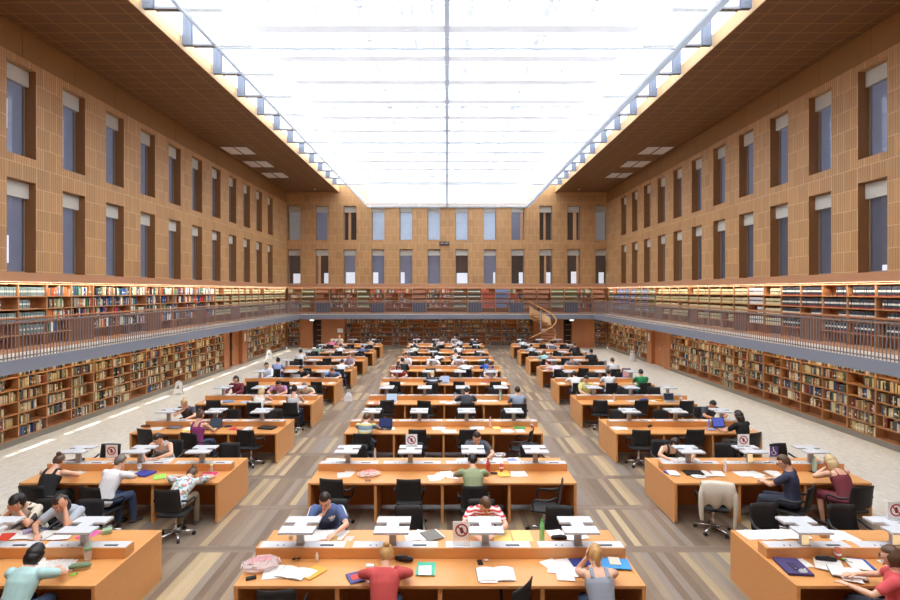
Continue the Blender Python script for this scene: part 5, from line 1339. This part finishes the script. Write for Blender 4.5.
# --- third and fourth right desks
for q in ((613, 427, .3), (620, 426, -.2), (616, 428, .1), (748, 427, .2), (755, 426, -.1)): paper(*q)
laptop(722, 429, .15, (92, 104, 190), (30, 30, 34), 'laptop with blue violet screen'); block('notebook', 'pale blue notepad', 'notebook', 711, 430, .2, .16, .015, (140, 150, 200), 0); bottle(709, 428, clear_mat('blue plastic', (.3, .4, .75), .6), .2, .03, (60, 70, 130), 'small blue bottle'); pouch(649, 427, (40, 34, 32), .6, 'dark cable pouch', .8)
for q in ((601, 400, .1), (607, 399, -.1), (627, 399, .2), (634, 400, 0), (641, 399, -.1), (652, 400, .1), (687, 399, .1)): paper(*q)
pouch(644, 401, (70, 84, 150), .2, 'blue pencil case', 1.2); laptop(671, 402, .05, (50, 52, 60), (190, 190, 194), 'open laptop with dark screen'); block('book', 'orange book', 'book', 659, 401, .2, .2, .03, (220, 150, 60), .2); bottle(614, 401, CLEAR, .24, .033, (230, 230, 235), 'clear water bottle'); cup(681, 401, CLEAR, 'clear glass tumbler', .16)
# --- third, fourth centre desks
for q in ((436, 428, .2), (441, 427, -.2), (447, 432, .4), (452, 432, .1), (474, 428, .1), (480, 428, -.1), (509, 431, .3), (505, 431, 0), (520, 431, .1)): paper(*q)
laptop(386, 427, 0, (60, 66, 110), (40, 40, 44), 'dark open laptop'); paper(391, 427, .2); bottle(490, 427, clear_mat('pink plastic', (.9, .75, .78), .5), .26, .035, (230, 150, 170), 'pink capped bottle'); block('folder', 'green folder', 'folder', 519, 427, .3, .22, .012, (110, 180, 90), -.1); cup(532, 428, clear_mat('brown plastic', (.35, .25, .2), .8), 'dark brown tumbler', .14); paper(496, 427, .1, (236, 200, 120), 1, 'yellow sheet')
laptop(391, 403, 0, (196, 214, 240), (210, 212, 216), 'open laptop with pale blue screen')
for q in ((372, 403, .1), (378, 404, -.1), (380, 403, .3), (443, 402, .1), (449, 403, -.1), (455, 402, .2), (480, 401, .1), (487, 401, -.2), (494, 401, .2), (458, 404, .1)): paper(*q)
bottle(455, 401, CLEAR, .26, .033, (220, 220, 226), 'clear water bottle'); bottle(500, 401, TEALP, .3, .038, (150, 190, 190), 'teal bottle'); paper(376, 404, .2, (222, 140, 110), .8, 'salmon sheet')
# water bottles standing on the far half of the second and third desks
bottle(375, 459, CLEAR, .22, .03, (235, 140, 90), 'clear bottle with orange cap'); 
# --- the other desks: what each reader has in front of them
def put_at(cn, r, side, s, dx, dd):
    y = yf(r) + dd if side == 'N' else yf(r) + DD - dd
    x = seat_x(cn, s) + dx; p = V((x, y, DT)); return CX + F * x / y, CY + F * (EYE - DT) / y
for (cn, r, side, s) in list(SEATED):
    if r <= 3 or (r == 4 and cn != 'left'): continue
    n_ = R.choice((2, 3, 3, 4))
    for q in range(n_):
        px, py = put_at(cn, r, side, s, R.uniform(-.4, .4), R.uniform(.2, .5)); 
        if R.random() < .18: paper(px, py, R.uniform(-.6, .6), R.choice([(226, 190, 110), (216, 110, 110), (150, 180, 220), (170, 206, 150)]), 1, 'coloured sheet')
        else: paper(px, py, R.uniform(-.6, .6))
    if R.random() < .3: bottle(*put_at(cn, r, side, s, R.choice((-.45, .45)), .5), None, .24, .033, R.choice([(60, 120, 190), (230, 230, 230), (200, 60, 60)]))
    if R.random() < .35: block('book', R.choice(['red book', 'blue book', 'brown book']), 'book', *put_at(cn, r, side, s, R.choice((-.46, .46)), .48), .17, .24, .03, R.choice([(180, 50, 50), (60, 80, 150), (140, 100, 60)]), R.uniform(-.4, .4))
for cn, r, side, s in (('centre', 5, 'N', 0), ('centre', 5, 'N', 2), ('centre', 5, 'N', 3), ('centre', 6, 'N', 1), ('centre', 7, 'N', 3), ('centre', 8, 'N', 3), ('left', 5, 'N', 1), ('left', 5, 'N', 2), ('left', 7, 'N', 1), ('right', 7, 'N', 1), ('left', 4, 'N', 0), ('right', 8, 'N', 1), ('centre', 7, 'N', 0), ('centre', 9, 'N', 0)):
    for q in range(3): paper(*put_at(cn, r, side, s, R.uniform(-.4, .4), R.uniform(.2, .5)), R.uniform(-.6, .6))
laptop(*put_at('centre', 5, 'N', 1, .62, .34), 0, (190, 204, 236), (200, 202, 208), 'open laptop with pale screen'); laptop(*put_at('left', 5, 'F', 1, .1, .44), PI, (200, 210, 230), (214, 214, 216), 'white open laptop seen from behind')
block('folder', 'pink folder', 'folder', *put_at('centre', 5, 'N', 3, -.25, .5), .22, .16, .02, (226, 110, 130), 0); block('folder', 'blue magazines', 'book', *put_at('left', 4, 'N', 0, .3, .35), .34, .26, .015, (110, 140, 180), .3)
block('folder', 'red folder', 'folder', *put_at('left', 5, 'N', 2, -.2, .45), .3, .22, .02, (206, 70, 80), 0)
# ================================================================== small signs standing on desks
RED = plain('sign red', hexc(170, 36, 52), .5); DKG = plain('sign dark', hexc(60, 50, 60), .5); VIO = plain('sign violet', hexc(84, 74, 140), .5)
ACR = clear_mat('clear acrylic', (.9, .92, .95), .3)
def ring(mb, r0, r1, z, y, n=28, x=0):
    for k in range(n):
        a, b_ = 2 * PI * k / n, 2 * PI * (k + 1) / n; i = len(mb.v)
        mb.v += [(x + r0 * math.cos(a), y, z + r0 * math.sin(a)), (x + r1 * math.cos(a), y, z + r1 * math.sin(a)), (x + r1 * math.cos(b_), y, z + r1 * math.sin(b_)), (x + r0 * math.cos(b_), y, z + r0 * math.sin(b_))]
        mb.f.append((i, i + 1, i + 2, i + 3)); mb.m.append(0)
def phone_sign(x, y, label, rz=0, z=DT + .1435, hb=.1):
    o = empty('no_phone_sign', (x, y, z), rz); tag(o, label, 'sign', None)
    MB().box(-.115, .115, -.04, .04, 0, .006).build('stand', ACR, o); MB().box(-.115, .115, -.003, .003, .006, hb).build('holder', ACR, o)
    MB().box(-.115, .115, -.004, .004, hb, hb + .23).build('card', PAPER, o)
    mb = MB(); zc = hb + .115; ring(mb, .066, .085, zc, -.0055)
    mb.box(-.074, .074, -.0062, -.0056, -.009, .009, T=M.Translation((0, 0, zc)) @ rot('Y', PI / 4)); mb.build('ban_ring', RED, o)
    MB().box(-.022, .022, -.0054, -.0045, -.038, .038, T=M.Translation((0, 0, zc)) @ rot('Y', -.35)).build('phone_symbol', DKG, o)
phone_sign(*((463 - CX) * 7.0 / F - .02, 6.95), 'white no mobile phone sign on the front centre desk')
D2 = yf(2) + DD / 2
phone_sign((411 - CX) * D2 / F, D2 + .16, 'white no mobile phone sign on the second centre desk', 0, DT + .1435 + .2645, .01)
phone_sign((111 - CX) * D2 / F, D2 + .02, 'white no mobile phone sign on the second left desk')
phone_sign((748 - CX) * D2 / F, D2 + .16, 'white no mobile phone sign on the second right desk', 0, DT + .1435 + .2645, .01)
phone_sign((897 - CX) * 7.15 / F, 7.015 + .15, 'white no mobile phone sign on the front right desk', 0, DT + .1435 + .2645, .01)
o = empty('wheelchair_sign', ((774 - CX) * D2 / F, D2, DT + .1435)); tag(o, 'violet wheelchair place sign on the second right desk', 'sign')
MB().box(-.1, .1, -.04, .04, 0, .006).build('stand', ACR, o); MB().box(-.1, .1, -.003, .003, .006, .12).build('holder', ACR, o); MB().box(-.078, .078, -.004, .004, .11, .31).build('card', VIO, o)
mb = MB()
def arc(r, a0, a1, cx, cz, w=.006, n=12):
    for k in range(n):
        a, b_ = a0 + (a1 - a0) * k / n, a0 + (a1 - a0) * (k + 1) / n; i = len(mb.v)
        mb.v += [(cx + (r - w) * math.cos(a), -.0052, cz + (r - w) * math.sin(a)), (cx + (r + w) * math.cos(a), -.0052, cz + (r + w) * math.sin(a)), (cx + (r + w) * math.cos(b_), -.0052, cz + (r + w) * math.sin(b_)), (cx + (r - w) * math.cos(b_), -.0052, cz + (r - w) * math.sin(b_))]; mb.f.append((i, i + 1, i + 2, i + 3)); mb.m.append(0)
def bar(x0, z0, x1, z1, w=.007):
    d = V((x1 - x0, 0, z1 - z0)); n_ = V((-d.z, 0, d.x)).normalized() * w; i = len(mb.v)
    mb.v += [(x0 + n_.x, -.0052, z0 + n_.z), (x0 - n_.x, -.0052, z0 - n_.z), (x1 - n_.x, -.0052, z1 - n_.z), (x1 + n_.x, -.0052, z1 + n_.z)]; mb.f.append((i, i + 1, i + 2, i + 3)); mb.m.append(0)
arc(.04, 2.2, 6.1, -.008, .185); arc(.007, 0, 2 * PI, -.018, .282, .007); bar(-.018, .27, -.014, .215); bar(-.016, .245, .012, .245); bar(-.014, .218, .022, .216); bar(.022, .216, .036, .17); bar(.036, .17, .05, .176)
mb.build('wheelchair_symbol', WHITE, o)
o = empty('poster_stand', ((616 - CX) * 19.5 / F, yf(5) + .1, DT)); o.location.z = DT; o.location.y = yf(4) + DD / 2 + .0; o.location = ((616 - CX) * (yf(6) - .75 + .0) / F, yf(5) + DD - .12, DT + .001)
tag(o, 'small violet framed picture card on the fifth right desk', 'sign'); MB().box(-.17, .17, -.006, .006, 0, .42).build('card', VIO, o); MB().box(-.13, .13, -.009, -.006, .08, .37).build('picture', pmat((226, 190, 200)), o); MB().box(-.17, .17, -.06, .06, 0, .004).build('foot', ACR, o)
# ================================================================== on the floor
def aboard(p, label, k=1.0):
    o = empty('floor_sign', p, R.uniform(-.2, .2)); tag(o, label, 'sign'); o.scale = (k, k, k)
    for s in (-1, 1):
        T = M.Translation((0, s * .13, 0)) @ rot('X', s * .2)
        MB().prism([(-.2, 0), (-.14, 0), (-.12, .08), (.12, .08), (.14, 0), (.2, 0), (.15, .62), (.1, .66), (-.1, .66), (-.15, .62)], -.012, .012, T=T).build('board', WHITE, o)
    T = M.Translation((0, -.13, 0)) @ rot('X', -.2)
    MB().prism([(-.09, .3), (.09, .3), (0, .5)], -.018, -.0125, T=T).build('warning_mark', plain('mark grey', hexc(120, 120, 110), .6), o)
    MB().tube([(-.06, 0, .67), (0, 0, .70), (.06, 0, .67)], .014, 6).build('handle', WHITE, o, True)
aboard(V((-11.0, 21.7, 0)), 'white folding floor sign beside the nearer left bookcases', .82)
aboard(V((-11.1, 33.0, 0)), 'white folding floor sign past the left portal', .85)
def litterbin(p, label):
    o = empty('waste_sack', p); o.scale = (.8, .8, .85); tag(o, label, 'bag'); rr = random.Random(3)
    MB().lathe([(.001, 0), (.2, 0), (.24, .08), (.23, .35), (.2, .55), (.12, .62), (.16, .74), (.08, .72), (.001, .68)], 18).build('sack', plain('pale sack film', hexc(206, 204, 198), .4), o, True); MB().lathe([(.125, .6), (.135, .62), (.125, .64)], 14).build('tie', RED if False else DKG, o)
litterbin(V((11.2, 31.9, 0)), 'pale tied sack standing by the right portal')
o = empty('carrier_bag', (-3.78, 20.3, 0)); o.scale = (.68, .68, .68); tag(o, 'upright white carrier bag in the aisle beside the fifth left desk', 'bag')
MB().loft([[V((-.24, -.12, 0)), V((.24, -.12, 0)), V((.24, .12, 0)), V((-.24, .12, 0))], [V((-.2, -.1, .3)), V((.2, -.1, .3)), V((.2, .1, .3)), V((-.2, .1, .3))], [V((-.1, -.03, .5)), V((.1, -.03, .5)), V((.1, .03, .5)), V((-.1, .03, .5))]]).build('bag_body', clear_mat('white film', (.88, .88, .9), .85), o, bevel=.02)
for s in (-1, 1): MB().tube([(-.07, s * .03, .5), (-.05, s * .035, .64), (.05, s * .035, .64), (.07, s * .03, .5)], .01, 6).build('handle', PAPER, o, True)
# one label for each thing; those that cannot be told apart share it with their group
for l, os_ in LABELS.items():
    os_ = [o for o in os_ if o.get('label') == l]
    if len(os_) > 1:
        for o in os_: o['group'] = l[:60]
